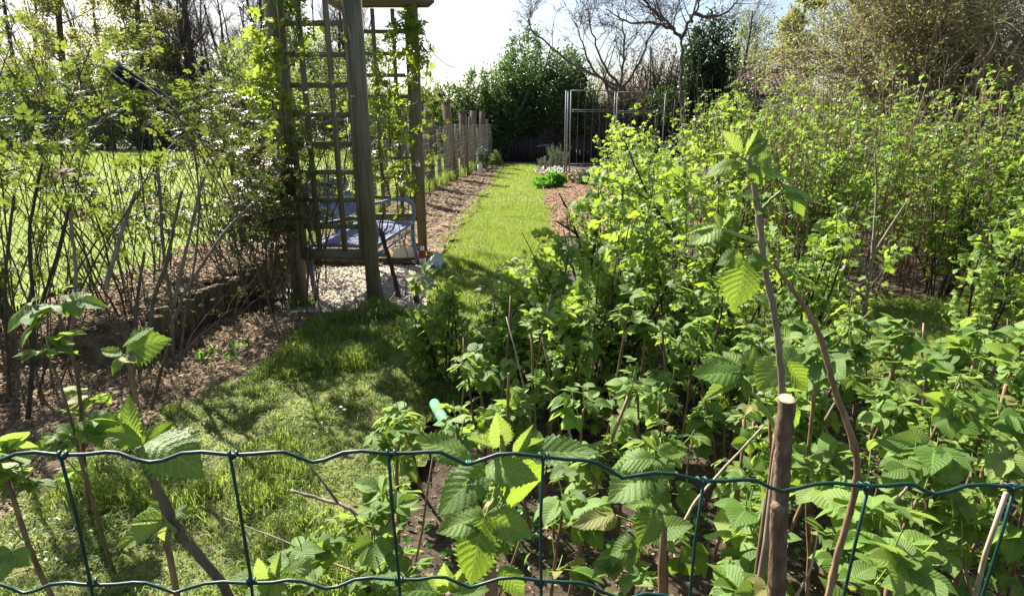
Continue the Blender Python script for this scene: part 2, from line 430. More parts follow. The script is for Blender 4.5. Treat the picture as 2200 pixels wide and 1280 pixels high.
def xform(tpl, s=1.0, rz=0.0, rx=0.0, t=(0, 0, 0), ry=0.0):
    V, F, U = tpl
    R = (Matrix.Rotation(rz, 3, 'Z') @ Matrix.Rotation(rx, 3, 'X') @ Matrix.Rotation(ry, 3, 'Y'))
    return (V * s) @ np.array(R).T + np.array(t), F, U
def joined(*tpls):
    V, U, F, n = [], [], {}, 0
    for v, f, u in tpls:
        V.append(v); U.append(u)
        for q in f: F.setdefault(q.shape[1], []).append(q + n)
        n += len(v)
    return np.concatenate(V), [np.concatenate(q) for q in F.values()], np.concatenate(U)
def stalk(a, b, r=0.012):
    g = Geo(); g.tubes(np.array([a, (np.array(a) + np.array(b)) / 2 + [0, 0, 0.01], b]), r, 3)
    return np.concatenate(g.V), g.F, np.zeros((g.n, 2))
def compound(lf, five=False, st=0.35, k=1.0):
    ps = [stalk((0, 0, 0), (0, st, 0.0)), xform(lf, 0.62 * k, 0, -0.15, (0, st, 0))]
    for sg in (-1, 1):
        ps.append(xform(lf, 0.5 * k, sg * 1.15, -0.1, (0, st * 0.9, 0), sg * 0.25))
        if five: ps.append(xform(lf, 0.4 * k, sg * 1.4, -0.2, (0, st * 0.45, 0), sg * 0.3))
    return joined(*ps)
def lobed(nl=5, depth=0.35, nring=1, fold=0.08, droop=0.15):
    # palmate currant leaf: lobes round a centre near the base
    n = 8 * 3
    V = [(0, 0, 0)]; U = [(0, 0)]
    ang = np.linspace(-2.35, 2.35, n + 1)
    for f in (0.5, 1.0):
        for a in ang:
            r = 0.55 * (1 - depth * (0.5 + 0.5 * math.cos(a * nl / 1.18 + (math.pi if nl % 2 == 0 else math.pi)))) * (1.0 - 0.12 * abs(a) / 2.35) * 1.15
            tooth = 1 + (0.09 if f == 1.0 and int(round((a + 2.35) / (4.7 / n))) % 2 else 0)
            x, y = math.sin(a) * r * f * tooth, 0.42 + math.cos(a) * r * f * tooth - 0.0
            V.append((x, y, fold * abs(math.sin(a * nl / 1.18 / 2)) * f - droop * f * f * 0.6)); U.append((a / 2.35 * 0.99, f))
    V[0] = (0, 0.4, 0)
    V = np.array(V); V[1:n + 2, 1] -= 0.0
    t, q = [], []
    for k in range(n):
        t.append((0, k + 2, k + 1))
        a = 1 + k; b = n + 2 + k
        q.append((a, a + 1, b + 1, b))
    st = stalk((0, -0.35, -0.05), (0, 0.4, -0.0))
    return joined((V, [np.array(t), np.array(q)], np.array(U)), st)
def lobed_low():
    a = np.array([-2.4, -1.7, -1.2, -0.62, 0, 0.62, 1.2, 1.7, 2.4])
    r = np.array([0.35, 0.5, 0.36, 0.55, 0.62, 0.55, 0.36, 0.5, 0.35])
    r = np.array([0.3, 0.5, 0.37, 0.56, 0.38, 0.62, 0.38, 0.56, 0.37, 0.5, 0.3])
    a = np.linspace(-2.4, 2.4, 11)
    V = [(0, 0.35, 0.03)] + [(math.sin(x) * q, 0.38 + math.cos(x) * q, -0.14 * q) for x, q in zip(a, r)]
    t = [(0, k + 2, k + 1) for k in range(10)]
    U = [(0, 0)] + [(x / 2.4, 1) for x in a]
    return np.array(V, float), [np.array(t)], np.array(U, float)
def oval(w=0.3, fold=0.08, droop=0.12):
    V = np.array([(0, 0, 0), (-w, 0.38, fold), (0, 0.45, 0), (w, 0.38, fold), (-w * 0.7, 0.75, fold - droop * 0.5), (w * 0.7, 0.75, fold - droop * 0.5), (0, 1, -droop)])
    t = np.array([(0, 2, 1), (0, 3, 2), (2, 6, 4), (2, 5, 6), (1, 2, 4), (2, 3, 5)])
    return V, [t], np.stack([np.sign(V[:, 0]), V[:, 1]], 1)
def diamond(w=0.28, droop=0.1):
    V = np.array([(0, 0, 0), (-w, 0.45, 0.06), (w, 0.45, 0.06), (0, 1, -droop)])
    return V, [np.array([(0, 3, 1), (0, 2, 3)])], np.array([(0, 0), (-1, .5), (1, .5), (0, 1.0)])

LF_HERO0 = [leaflet(12, 26, W, 0.5, 0.017, 9, 0.2, dr, 0.5) for W, dr in ((0.36, 0.12), (0.4, 0.3), (0.33, 0.2))]
LF_YOUNG = [leaflet(12, 26, 0.2, 0.4, 0.03, 10, 0.75, -0.12), leaflet(12, 26, 0.18, 0.4, 0.03, 10, 0.9, 0.22)]
def _warp0(tpl, seed, amp):
    V, F, U = tpl; q = rngf(seed); V = V.copy(); k = q.normal(0, 1, 4)
    V[:, 2] += amp * np.sin(V[:, 0] * 7 + V[:, 1] * 5 + k[0]) + amp * k[1] * V[:, 1] ** 2 + amp * 2 * k[2] * V[:, 0] * V[:, 1]
    V[:, 0] += amp * 1.5 * k[3] * V[:, 1] ** 2
    return V, F, U
LF_HERO = [_warp0(LF_HERO0[i % 3], 60 + i, 0.035) for i in range(9)]
LF_MID = leaflet(4, 8, 0.37, 0.3, 0.015, 4, 0.16, 0.2, 0, 7.5)
LF_MID2 = leaflet(4, 8, 0.33, 0.3, 0.015, 4, 0.3, 0.34, 0, 7.5)
RASP_FINE = [compound(leaflet(8, 14, 0.38, 0.28, 0.014, 7, 0.14, 0.2), False), compound(leaflet(8, 14, 0.36, 0.28, 0.016, 7, 0.22, 0.32), True), compound(leaflet(8, 14, 0.34, 0.28, 0.018, 7, 0.4, 0.1), False, 0.3)]
RASP_MID = [compound(LF_MID), compound(LF_MID2, True)]
OV, DI = oval(), diamond()
RASP_LOW = compound(oval(0.34), False, 0.3)
def strip_stalk(t): return t
ROSE5 = joined(stalk((0, 0, 0), (0, 0.7, 0.02), 0.008), *[xform(oval(0.27, 0.1, 0.1), 0.36, a, 0, (0, y, 0)) for a, y in ((1.2, 0.3), (-1.2, 0.3), (1.1, 0.58), (-1.1, 0.58), (0, 0.68))])
ROSE5_FINE = joined(stalk((0, 0, 0), (0, 0.7, 0.02), 0.008), *[xform(leaflet(4, 6, 0.3, 0.2, 0.0, 3, 0.2, 0.15, 0, 5.5), 0.38, a, 0, (0, y, 0)) for a, y in ((1.2, 0.3), (-1.2, 0.3), (1.1, 0.58), (-1.1, 0.58), (0, 0.68))])
CUR_FINE, CUR_LOW = lobed(), lobed_low()

def warp(tpl, seed, amp=0.09):
    V, F, U = tpl; q = rngf(seed); V = V.copy()
    k = q.normal(0, 1, (3, 4)); ph = q.uniform(0, 6.28, 4)
    V[:, 2] += amp * (np.sin(V[:, 0] * (2.5 + k[0, 0]) + V[:, 1] * 3 * k[0, 1] + ph[0]) - math.sin(ph[0])) * 0.7
    V[:, 0] += amp * 0.8 * k[1, 0] * V[:, 1] ** 2
    tw = amp * 3 * k[1, 1] * V[:, 1]
    V[:, 2] += V[:, 0] * tw + amp * 1.2 * k[2, 0] * V[:, 1] ** 2
    V[:, 0] *= 1 + amp * k[2, 1]
    return V, F, U
RASP_FINE = RASP_FINE + [warp(RASP_FINE[i % 3], 900 + i, 0.1) for i in range(6)]
RASP_MID = RASP_MID + [warp(RASP_MID[i % 2], 910 + i, 0.1) for i in range(4)]
CUR_FINES = [CUR_FINE] + [warp(CUR_FINE, 920 + i, 0.11) for i in range(4)]
ROSE5S = [ROSE5_FINE] + [warp(ROSE5_FINE, 930 + i, 0.1) for i in range(3)]
_meshcache = {}
def tpl_mesh(key, tpl, mat):
    k = (key, mat.name)
    if k not in _meshcache:
        g = Geo(); V, F, U = tpl
        g.add(V, list(F), 0.0, U)
        me = g.mesh(key, (0, 0, 0), True)
        me.materials.append(mat)
        _meshcache[k] = me
    return _meshcache[k]
def leaf_objs(name, key, tpl, mat, parent, P, D, N, S):
    me = tpl_mesh(key, tpl, mat)
    off = np.zeros(3); r = parent
    while r is not None:
        off += np.array(r.location); r = r.parent
    y = nrm(np.asarray(D, float)); x = nrm(np.cross(y, np.asarray(N, float))); z = np.cross(x, y)
    S = np.broadcast_to(np.asarray(S, float), (len(P),))
    for i in range(len(P)):
        o = bpy.data.objects.new(name, me)
        COL.objects.link(o)
        o.parent = parent
        s = float(S[i]); p = P[i] - off
        o.matrix_basis = Matrix(((x[i, 0] * s, y[i, 0] * s, z[i, 0] * s, p[0]), (x[i, 1] * s, y[i, 1] * s, z[i, 1] * s, p[1]), (x[i, 2] * s, y[i, 2] * s, z[i, 2] * s, p[2]), (0, 0, 0, 1)))

# ------------------------------------------------------------------ growth
def polyl(start, d, length, m, wob, trop, rng):
    n = len(start)
    P = np.empty((n, m, 3)); P[:, 0] = start
    d = nrm(d.copy()); step = (np.asarray(length) / (m - 1))[:, None]
    for k in range(1, m):
        d = nrm(d + rng.normal(0, wob, (n, 3)) + np.array([0, 0, trop]))
        P[:, k] = P[:, k - 1] + d * step
    return P
def along(P, R, idx, t):
    m = P.shape[1]
    f = t * (m - 1); i = np.minimum(f.astype(int), m - 2); w = (f - i)[:, None]
    a, b = P[idx, i], P[idx, i + 1]
    pos = a * (1 - w) + b * w
    r = R[idx, i] * (1 - w[:, 0]) + R[idx, i + 1] * w[:, 0]
    return pos, nrm(b - a), r
def perp(T, rng):
    q = rng.normal(0, 1, T.shape)
    q -= T * (q * T).sum(-1, keepdims=True)
    return nrm(q)
def side_shoots(P, R, per, t0, t1, ang, length, lr, rr, rmin, m, wob, trop, rng, rend=0.35):
    n = len(P)
    idx = np.repeat(np.arange(n), per)
    t = rng.uniform(t0, t1, len(idx))
    pos, T, r = along(P, R, idx, t)
    a = ang * rng.uniform(0.7, 1.25, len(idx))[:, None]
    d = T * np.cos(a) + perp(T, rng) * np.sin(a)
    L = length * (1 - lr * t) * rng.uniform(0.55, 1.15, len(idx))
    Q = polyl(pos, d, L, m, wob, trop, rng)
    r0 = np.maximum(r * rr, rmin)
    RR = r0[:, None] * np.linspace(1, rend, m)[None]
    return Q, RR
def tap(r0, n, m, end=0.3):
    return np.broadcast_to(r0, (n,))[:, None] * np.linspace(1, end, m)[None]
def jit_normals(n, rng, up=0.6):
    return nrm(rng.normal(0, 1, (n, 3)) * (1 - up) + np.array([0, 0, up]))
def leaf_dirs(T, rng, out=0.9, down=0.1):
    return nrm(T * 0.35 + perp(T, rng) * out + np.array([0, 0, -down]))

# ------------------------------------------------------------------ ground
def fence_x(y): return -3.2 + 0.118 * np.asarray(y, float)
def step_x(y):
    y = np.asarray(y, float)
    w = sstep(5.8, 7.5, y)
    return (-2.12 + 0.03 * (y - 4)) * (1 - w) + (fence_x(y) - 0.12) * w
def H(x, y):
    x = np.asarray(x, float); y = np.asarray(y, float)
    e = step_x(y) - x
    w = sstep(0.0, 0.06 + 0.5 * sstep(5.8, 7.5, y) + 1.1 * sstep(3.35, 2.9, y), e)
    h = 0.2 * w * sstep(30, 24, y)
    near = 0.035 * (vnoise(x * 1.3 + 5, y * 1.3) - 0.5) + 0.018 * (vnoise(x * 6, y * 6 + 9) - 0.5)
    return h + near * sstep(60, 20, np.abs(y) + np.abs(x))

def path_l(y): return -0.75 + 0.033 * (np.asarray(y, float) - 5.9)
def path_r(y): return 0.50 + 0.02 * (np.asarray(y, float) - 6.9)
def grid_sheet(name, mat, x0, x1, y0, y1, cell, inside, dz, rag=0.06, extra=None, **kw):
    nx, ny = int((x1 - x0) / cell) + 1, int((y1 - y0) / cell) + 1
    xs = np.linspace(x0, x1, nx); ys = np.linspace(y0, y1, ny)
    X, Y = np.meshgrid(xs, ys)
    Z = H(X, Y) + dz
    if extra is not None: Z = Z + extra(X, Y)
    cx, cy = (X[:-1, :-1] + X[1:, 1:]) / 2, (Y[:-1, :-1] + Y[1:, 1:]) / 2
    ok = inside(cx + rag * (vnoise(cx * 9, cy * 9) - 0.5) * 2, cy + rag * (vnoise(cx * 9 + 50, cy * 9) - 0.5) * 2)
    I = np.arange(nx * ny).reshape(ny, nx)
    F = np.stack([I[:-1, :-1], I[:-1, 1:], I[1:, 1:], I[1:, :-1]], -1)[ok]
    used, inv = np.unique(F, return_inverse=True)
    V = np.stack([X, Y, Z], -1).reshape(-1, 3)[used]
    g = Geo(); g.add(V, inv.reshape(-1, 4))
    return setting(name, g, mat, **kw)

def strip_in(x, y, xl, xr, y0, y1): return (x > xl) & (x < xr) & (y > y0) & (y < y1)
def in_lawn(x, y):   # foreground lawn and the grass path
    xl = np.where(y < 4.05, np.interp(y, [0, 2.24, 2.77, 3.2, 3.86, 4.05], [-2.0, -1.72, -1.55, -1.38, -1.3, -1.05]), np.interp(y, [4.05, 4.4, 5.6, 5.9], [-0.62, -0.6, -0.68, -0.75]))
    xl = np.where(y > 5.9, path_l(y), xl)
    xr = np.interp(y, [0, 1.6, 2.4, 3.3, 4.2, 5.0, 6.9], [-0.5, -0.42, -0.35, 0.05, 0.3, 0.48, 0.5])
    xr = np.where(y > 6.9, path_r(y), xr)
    return (x > xl) & (x < xr) & (y > 0.2) & (y < 20.6)
def in_side_lawn(x, y): return (x > 1.25) & (x < 6) & (y > 2.95 + 0.05 * x) & (y < 4.35 + 0.05 * x)
def in_gravel(x, y): return (y > 4.08) & (y < 5.62) & (x > -2.0) & (x < np.interp(y, [4.05, 4.5, 5.6], [-0.62, -0.6, -0.7])) & ((x > -1.62) | (y > 4.5))
def in_straw(x, y):
    a = (y > 5.6) & (y < 20.0) & (x > fence_x(y) + 0.05) & (x < path_l(y) + 0.04)
    b = (x < -2.15) & (x > -3.0) & (y > 3.2) & (y < 5.9)
    return a | b
def in_front_soil(x, y):
    return (x > np.where(y < 3.25, -3.4, -2.12)) & (x < np.interp(y, [0, 2.24, 2.77, 3.2, 3.86, 4.15], [-1.9, -1.68, -1.5, -1.33, -1.25, -0.62])) & (y > 1.6) & (y < 4.12)
def in_mulch(x, y): return (x > path_r(y) - 0.03) & (x < 2.6) & (y > 7.2) & (y < 18)
def in_nlawn(x, y): return (x < fence_x(y) - 0.25) & (y > 0.5) & (y < 27)

# far ground: rings of quads out to the horizon, finer near the camera
g = Geo()
def axis(lo, mid0, mid1, hi, fine, k):
    a = np.arange(mid0, mid1, fine)
    b, s = [mid1], fine
    while b[-1] < hi: s *= k; b.append(b[-1] + s)
    c, s = [mid0], fine
    while c[-1] > lo: s *= k; c.append(c[-1] - s)
    return np.concatenate([c[1:][::-1], a, b])
xs = axis(-400, -4.0, 4.0, 400, 0.09, 1.25); ys = axis(-60, -0.5, 9.0, 700, 0.09, 1.2)
X, Y = np.meshgrid(xs, ys)
Z = H(X, Y)
I = np.arange(X.size).reshape(X.shape)
g.add(np.stack([X, Y, Z], -1).reshape(-1, 3), np.stack([I[:-1, :-1], I[:-1, 1:], I[1:, 1:], I[1:, :-1]], -1).reshape(-1, 4))
setting('ground', g, M['soil'])
g = Geo()
far = [(-300, 27.5), (300, 27.5), (300, 600), (-300, 600)]
g.add(np.array([(x, y, 0.03 if y < 30 else 0.03) for x, y in far]), np.array([[0, 1, 2, 3]]))
setting('meadow', g, M['meadow'])
lump0 = lambda x, y: 0.035 * (vnoise(x * 8 + 3, y * 8) - 0.3) + 0.02 * vnoise(x * 21, y * 21)
clod = lambda X, Y: 0.05 * (vnoise(X * 7, Y * 7) - 0.35) + 0.03 * vnoise(X * 17, Y * 17)
grid_sheet('lawn', M['turf'], -2.2, 1.2, 0.3, 20.6, 0.045, in_lawn, 0.012, extra=lambda X, Y: lump0(X, Y) * (Y < 6))
grid_sheet('side_lawn', M['turf'], 1.2, 6.0, 2.8, 5.0, 0.06, in_side_lawn, 0.012)
grid_sheet('gravel_bed', M['gravelbase'], -2.1, -0.5, 4.0, 5.7, 0.035, in_gravel, 0.008)
grid_sheet('straw_bed', M['straw'], -3.1, 0, 3.2, 20, 0.04, in_straw, 0.004, extra=clod)
grid_sheet('earth_bed', M['straw'], -3.4, -0.5, 1.6, 4.15, 0.03, in_front_soil, 0.004, extra=lambda X, Y: clod(X, Y) * 0.7)
grid_sheet('mulch_bed', M['mulch'], 0.5, 2.6, 7.2, 18, 0.05, in_mulch, 0.004, extra=lambda X, Y: clod(X, Y) * 0.6)
grid_sheet('neighbour_lawn', M['turf_far'], -30, -0.4, 0.5, 27, 0.3, in_nlawn, 0.03, rag=0.02)

lump = lambda x, y: 0.035 * (vnoise(x * 8 + 3, y * 8) - 0.3) + 0.02 * vnoise(x * 21, y * 21)
# grass blades
def blades(geo, pts, hgt, wid, rng, bend=0.5, seg2=True):
    n = len(pts)
    h = hgt * rng.uniform(0.5, 1.3, n); a = rng.uniform(0, 2 * math.pi, n)
    side = np.stack([np.cos(a), np.sin(a), np.zeros(n)], 1) * (wid * rng.uniform(0.6, 1.3, n))[:, None] / 2
    b = rng.uniform(0, 2 * math.pi, n)
    lean = np.stack([np.cos(b), np.sin(b), np.zeros(n)], 1) * (h * bend * rng.uniform(0.1, 1.3, n))[:, None]
    up = np.array([0, 0, 1.0])
    tint = rng.random(n)
    if seg2:
        mid = pts + lean * 0.35 + up * (h * 0.6)[:, None]
        tip = pts + lean + up * (h * np.maximum(0.35, 1 - bend * 0.35))[:, None]
        V = np.stack([pts - side, pts + side, mid - side * 0.75, mid + side * 0.75, tip], 1).reshape(-1, 3)
        k = (np.arange(n) * 5)[:, None]
        geo.add(V, [k + np.array([[0, 1, 3, 2]]), k + np.array([[2, 3, 4]])], np.repeat(tint, 5))
    else:
        tip = pts + lean + up * h[:, None]
        V = np.stack([pts - side, pts + side, tip], 1).reshape(-1, 3)
        geo.add(V, (np.arange(n) * 3)[:, None] + np.array([[0, 1, 2]]), np.repeat(tint, 3))
def scatter(x0, x1, y0, y1, n, inside, rng, rag=0.1):
    x = rng.uniform(x0, x1, n); y = rng.uniform(y0, y1, n)
    ok = inside(x + rag * (vnoise(x * 9, y * 9) - 0.5), y + rag * (vnoise(x * 9 + 50, y * 9) - 0.5))
    x, y = x[ok], y[ok]
    return np.stack([x, y, H(x, y) + 0.008], 1)
r = rngf(11)
g = Geo()
p = scatter(-2.2, 0.6, 0.8, 4.4, 210000, in_lawn, r); p[:, 2] += lump(p[:, 0], p[:, 1])
tall = vnoise(p[:, 0] * 3.2, p[:, 1] * 3.2) * .7 + vnoise(p[:, 0] * 10, p[:, 1] * 10 + 7) * .3
keep = vnoise(p[:, 0] * 6 + 31, p[:, 1] * 6) * .6 + vnoise(p[:, 0] * 15 + 31, p[:, 1] * 15) * .4 + 0.4 * r.random(len(p)) > 0.5
p, tall = p[keep], tall[keep]
blades(g, p[tall < 0.45], 0.028, 0.004, r, 1.5)
blades(g, p[(tall >= 0.45) & (tall < .6)], 0.05, 0.0042, r, 1.1)
blades(g, p[tall >= 0.6], 0.085, 0.0045, r, 0.8)
p = scatter(-1.2, 1.2, 4.4, 10, 150000, in_lawn, r); p[:, 2] += lump(p[:, 0], p[:, 1]) * (p[:, 1] < 6)
keep = vnoise(p[:, 0] * 5 + 31, p[:, 1] * 5) + 0.6 * r.random(len(p)) > 0.45; p = p[keep]
t2 = vnoise(p[:, 0] * 2.5, p[:, 1] * 2.5) > .52
blades(g, p[t2], 0.055, 0.0055, r, 0.9, False)
blades(g, p[~t2], 0.03, 0.0055, r, 1.1, False)
p = scatter(-1.2, 1.2, 9, 20.6, 70000, in_lawn, r)
blades(g, p, 0.04, 0.01, r, 0.8, False)
setting('grass', g, M['grass'], 'stuff', 'short patchy green grass covering the garden path and foreground lawn', 'grass', False)
g = Geo()
p = scatter(1.2, 6, 2.8, 5, 45000, in_side_lawn, r)
blades(g, p, 0.05, 0.006, r, 0.8, False)
setting('grass', g, M['grass'], 'stuff', 'sunlit strip of grass seen between the currant bushes and raspberry canes', 'grass', False)
g = Geo()
p = scatter(-9, -2, 1.5, 10, 70000, in_nlawn, r); p[:, 2] += 0.02
blades(g, p, 0.05, 0.008, r, 0.8, False)
p = scatter(-26, -1, 10, 27, 90000, in_nlawn, r); p[:, 2] += 0.02
blades(g, p, 0.06, 0.02, r, 0.8, False)
setting('grass', g, M['grass_far'], 'stuff', 'bright mown grass of the lawn beyond the chain link fence', 'grass', False)
# longer grass along edges and posts
g = Geo()
def tuft(geo, c, n, h, w, rad, rng, bend=0.6):
    a = rng.uniform(0, 2 * math.pi, n); q = rad * np.sqrt(rng.random(n))
    x, y = c[0] + q * np.cos(a), c[1] + q * np.sin(a)
    blades(geo, np.stack([x, y, H(x, y) + 0.005], 1), h, w, rng, bend)
for px, py in ((812, 665), (790, 675), (830, 672), (650, 660), (735, 690), (900, 690), (860, 685), (700, 700), (940, 640), (950, 600), (760, 700)):
    c = ground_at(px, py); tuft(g, c, 160, 0.12, 0.004, 0.1, r, 0.7)
for k in range(60):
    y = r.uniform(5.8, 19); x = path_l(y) + r.uniform(-0.05, 0.03)
    tuft(g, (x, y), 45, 0.08, 0.006, 0.09, r)
for k in range(30):
    y = r.uniform(9, 19); x = path_r(y) + r.uniform(-0.03, 0.05)
    tuft(g, (x, y), 45, 0.08, 0.006, 0.09, r)
for k in range(70):
    y = r.uniform(5.8, 20); x = fence_x(y) + r.uniform(-0.15, 0.15)
    tuft(g, (x, y), 70, 0.3, 0.008, 0.15, r, 0.4)
setting('long_grass', g, M['grass'], 'stuff', 'longer unmown grass at the foot of the arbour and fence line', 'grass', False)

# dead leaves and clover on the lawn
g = Geo()
p = scatter(-2, .6, .8, 12, 2600, in_lawn, r); p[:, 2] += .03
n_ = len(p); g.leaves(OV, p, nrm(r.normal(0, 1, (n_, 3)) * [1, 1, .2]), jit_normals(n_, r, .7), r.uniform(.012, .035, n_), r.random(n_))
setting('fallen_leaves', g, M['dry'], 'stuff', 'small dead leaves and clippings scattered over the lawn and grass path', 'fallen leaves', False)
g = Geo()
x = r.uniform(-2, .6, 9000); y = r.uniform(.8, 9, 9000); ok = in_lawn(x, y) & (vnoise(x * 2.2 + 70, y * 2.2) > .62); x, y = x[ok], y[ok]
p = np.stack([x, y, H(x, y) + r.uniform(.02, .05, len(x))], 1); n_ = len(p)
g.leaves(OV, p, nrm(r.normal(0, 1, (n_, 3)) * [1, 1, .1]), jit_normals(n_, r, .85), r.uniform(.012, .022, n_), r.random(n_))
setting('clover', g, M['parsley'], 'stuff', 'patches of small clover leaves in the lawn', 'clover', False)

# loose chips, straw and gravel
def chips(geo, pts, L, W, rng, thick=0.15):
    n = len(pts)
    a = rng.uniform(0, math.pi, n); t = rng.normal(0, 0.35, n)
    D = np.stack([np.cos(a) * np.cos(t), np.sin(a) * np.cos(t), np.sin(t)], 1)
    N = jit_normals(n, rng, 0.65)
    box = (np.array([(-.5, -.5, 0), (.5, -.5, 0), (.5, .5, 0), (-.5, .5, 0), (0, -.4, thick), (0, .4, thick)]) * np.array([W / L, 1, 1]), [np.array([(0, 1, 4), (3, 5, 2)]), np.array([(0, 4, 5, 3), (1, 2, 5, 4)])], np.zeros((6, 2)))
    geo.leaves(box, pts, D, N, L * rng.uniform(0.4, 1.4, n), rng.random(n))
g = Geo()
p = scatter(-3, 0, 5.6, 20, 26000, in_straw, r, 0.2); p[:, 2] += clod(p[:, 0], p[:, 1]) + 0.004
chips(g, p, 0.06, 0.008, r, 0.1)
p = scatter(-3.1, -2, 3.2, 6, 9000, in_straw, r, 0.1); p[:, 2] += clod(p[:, 0], p[:, 1]) + 0.004
chips(g, p, 0.04, 0.007, r, 0.1)
setting('straw', g, M['chips'], 'stuff', 'dry straw and grass clippings mulching the strip along the fence', 'straw', False)
g = Geo()
p = scatter(-3.4, -0.4, 1.6, 4.2, 26000, in_front_soil, r, 0.25); p[:, 2] += 0.7 * clod(p[:, 0], p[:, 1]) + 0.003
chips(g, p, 0.028, 0.005, r, 0.12)
x = r.uniform(-0.5, 2.6, 12000); y = r.uniform(0.5, 3.4, 12000)
p = np.stack([x, y, H(x, y) + 0.004], 1)
chips(g, p, 0.012, 0.0045, r, 0.2)
setting('leaf_litter', g, M['chips'], 'stuff', 'brown leaf litter and bark crumbs on the bare earth', 'litter', False)
g = Geo()
p = scatter(0.5, 2.6, 7.2, 18, 16000, in_mulch, r, 0.1); p[:, 2] += 0.6 * clod(p[:, 0], p[:, 1]) + 0.003
chips(g, p, 0.03, 0.012, r, 0.2)
setting('bark_mulch', g, M['chipsred'], 'stuff', 'reddish bark chips on the bed right of the path', 'bark mulch', False)
g = Geo()
p = scatter(-2.1, -0.55, 4.0, 5.7, 17000, in_gravel, r, 0.1); p[:, 2] += r.uniform(0, 0.012, len(p))
st = np.array([(1, 0, 0), (0, 1, 0), (-1, 0, 0), (0, -1, 0), (0, 0, .55), (0, 0, -.55)])
stf = [np.array([(0, 1, 4), (1, 2, 4), (2, 3, 4), (3, 0, 4)])]
g.leaves((st, stf, np.zeros((6, 2))), p, nrm(r.normal(0, 1, (len(p), 3)) * [1, 1, .2]), jit_normals(len(p), r, 0.7), r.uniform(0.006, 0.015, len(p)), r.random(len(p)))
setting('gravel', g, M['gravelst'], 'stuff', 'pale angular gravel spread under the arbour bench', 'gravel', False)


# ------------------------------------------------------------------ plant builders
def stems_from(base, n, length, spread, rng, m=9, wob=0.07, trop=0.03, rad=0.05, lr=(0.7, 1.1)):
    a = rng.uniform(0, 2 * math.pi, n); q = rad * np.sqrt(rng.random(n))
    st = np.stack([base[0] + q * np.cos(a), base[1] + q * np.sin(a), np.zeros(n)], 1)
    st[:, 2] = H(st[:, 0], st[:, 1]) - 0.02
    a2 = a + rng.normal(0, 0.5, n)
    sp = spread * rng.uniform(0.2, 1.2, n)
    d = np.stack([np.cos(a2) * sp, np.sin(a2) * sp, np.ones(n)], 1)
    return polyl(st, d, length * rng.uniform(lr[0], lr[1], n), m, wob, trop, rng)

def split_leaves(root, P, D, N, S, nobj, keyfine, fine, keylow, low, mat, name='leaf', mass='foliage'):
    "the leaves nearest the camera are objects, the rest one mass of real leaves"
    d = np.linalg.norm(P - np.array([0, 0, CAM_H]), axis=1) / S
    o = np.argsort(d)
    a, b = o[:nobj], o[nobj:]
    fl = fine if isinstance(fine, list) else [fine]
    for j in range(len(fl)):
        aj = a[j::len(fl)]
        if len(aj): leaf_objs(name, f'{keyfine}_{j}', fl[j], mat, root, P[aj], D[aj], N[aj], S[aj])
    if len(b):
        g = Geo(); g.leaves(low, P[b], D[b], N[b], S[b], rngf(len(b)).random(len(b)))
        part(mass, g, mat, root, True, kind='stuff')

def bush(name, label, cat, base, seed, nst, hgt, spread, r0, lsize, leafmat, bark, fine, low, group=None, nobj=40,
         per=7, shoot=0.22, nl=5, t0=0.25, flowers=0, m=9, wob=0.07, shootmat=None, rad=0.07, keys=('leaf_fine', 'leaf_low'), trop=0.03, stick=0.0, leafy=1.0):
    rng = rngf(seed)
    loc = (base[0], base[1], float(H(base[0], base[1])))
    root = thing(name, label, cat, loc, group)
    P = stems_from(base, nst, hgt, spread, rng, m, wob, trop, rad)
    R = tap(r0 * rng.uniform(0.7, 1.2, nst), nst, m, 0.35)
    for i in range(nst):
        g = Geo(); g.tubes(P[i:i + 1], R[i:i + 1], 5, True, rng.random())
        part('stem', g, bark, root, True)
    Q, QR = side_shoots(P, R, per, t0, 1.0, 0.8, shoot, 0.35, 0.45, r0 * 0.16, 4, 0.16, 0.1, rng, 0.5)
    g = Geo(); g.tubes(Q, QR, 3, False, np.repeat(rng.random(len(Q)), 1))
    part('twig', g, shootmat or bark, root, True, kind='stuff')
    # leaves in clusters round the shoot tips, some on the stems
    n = int(len(Q) * nl * leafy)
    idx = rng.integers(0, len(Q), n); t = rng.beta(2.2, 1.0, n)
    pos, T, _ = along(Q, QR, idx, t)
    D = leaf_dirs(T, rng, 0.95, 0.12)
    N = jit_normals(n, rng, 0.62)
    S = lsize * rng.uniform(0.45, 1.25, n) * (1.1 - 0.45 * t)
    split_leaves(root, pos + D * (S * 0.3)[:, None], D, N, S, nobj, keys[0], fine, keys[1], low, leafmat)
    if flowers:
        k = flowers
        idx = rng.integers(0, len(Q), k); pos, T, _ = along(Q, QR, idx, rng.random(k) * 0.6)
        F = polyl(pos, np.tile([0, 0, -1.0], (k, 1)) + rng.normal(0, .3, (k, 3)), np.full(k, 0.06), 7, 0.1, -0.05, rng)
        pts = F[:, 1:].reshape(-1, 3) + rng.normal(0, 0.004, (k * 6, 3))
        g = Geo(); g.leaves(DI, pts, nrm(rng.normal(0, 1, pts.shape)), jit_normals(len(pts), rng, 0.2), np.full(len(pts), 0.011), rng.random(len(pts)))
        g.tubes(F, np.full((k, 7), 0.0008), 3)
        part('blossom', g, M['flower'], root, kind='stuff')
    if stick:
        k = int(stick)
        S0 = stems_from(base, k, hgt * 1.15, spread * 0.8, rng, 7, 0.05, 0.0, rad)
        g = Geo(); g.tubes(S0, tap(r0 * 0.7, k, 7, 0.3), 4)
        part('bare_stem', g, bark, root, True, kind='stuff')
    return root

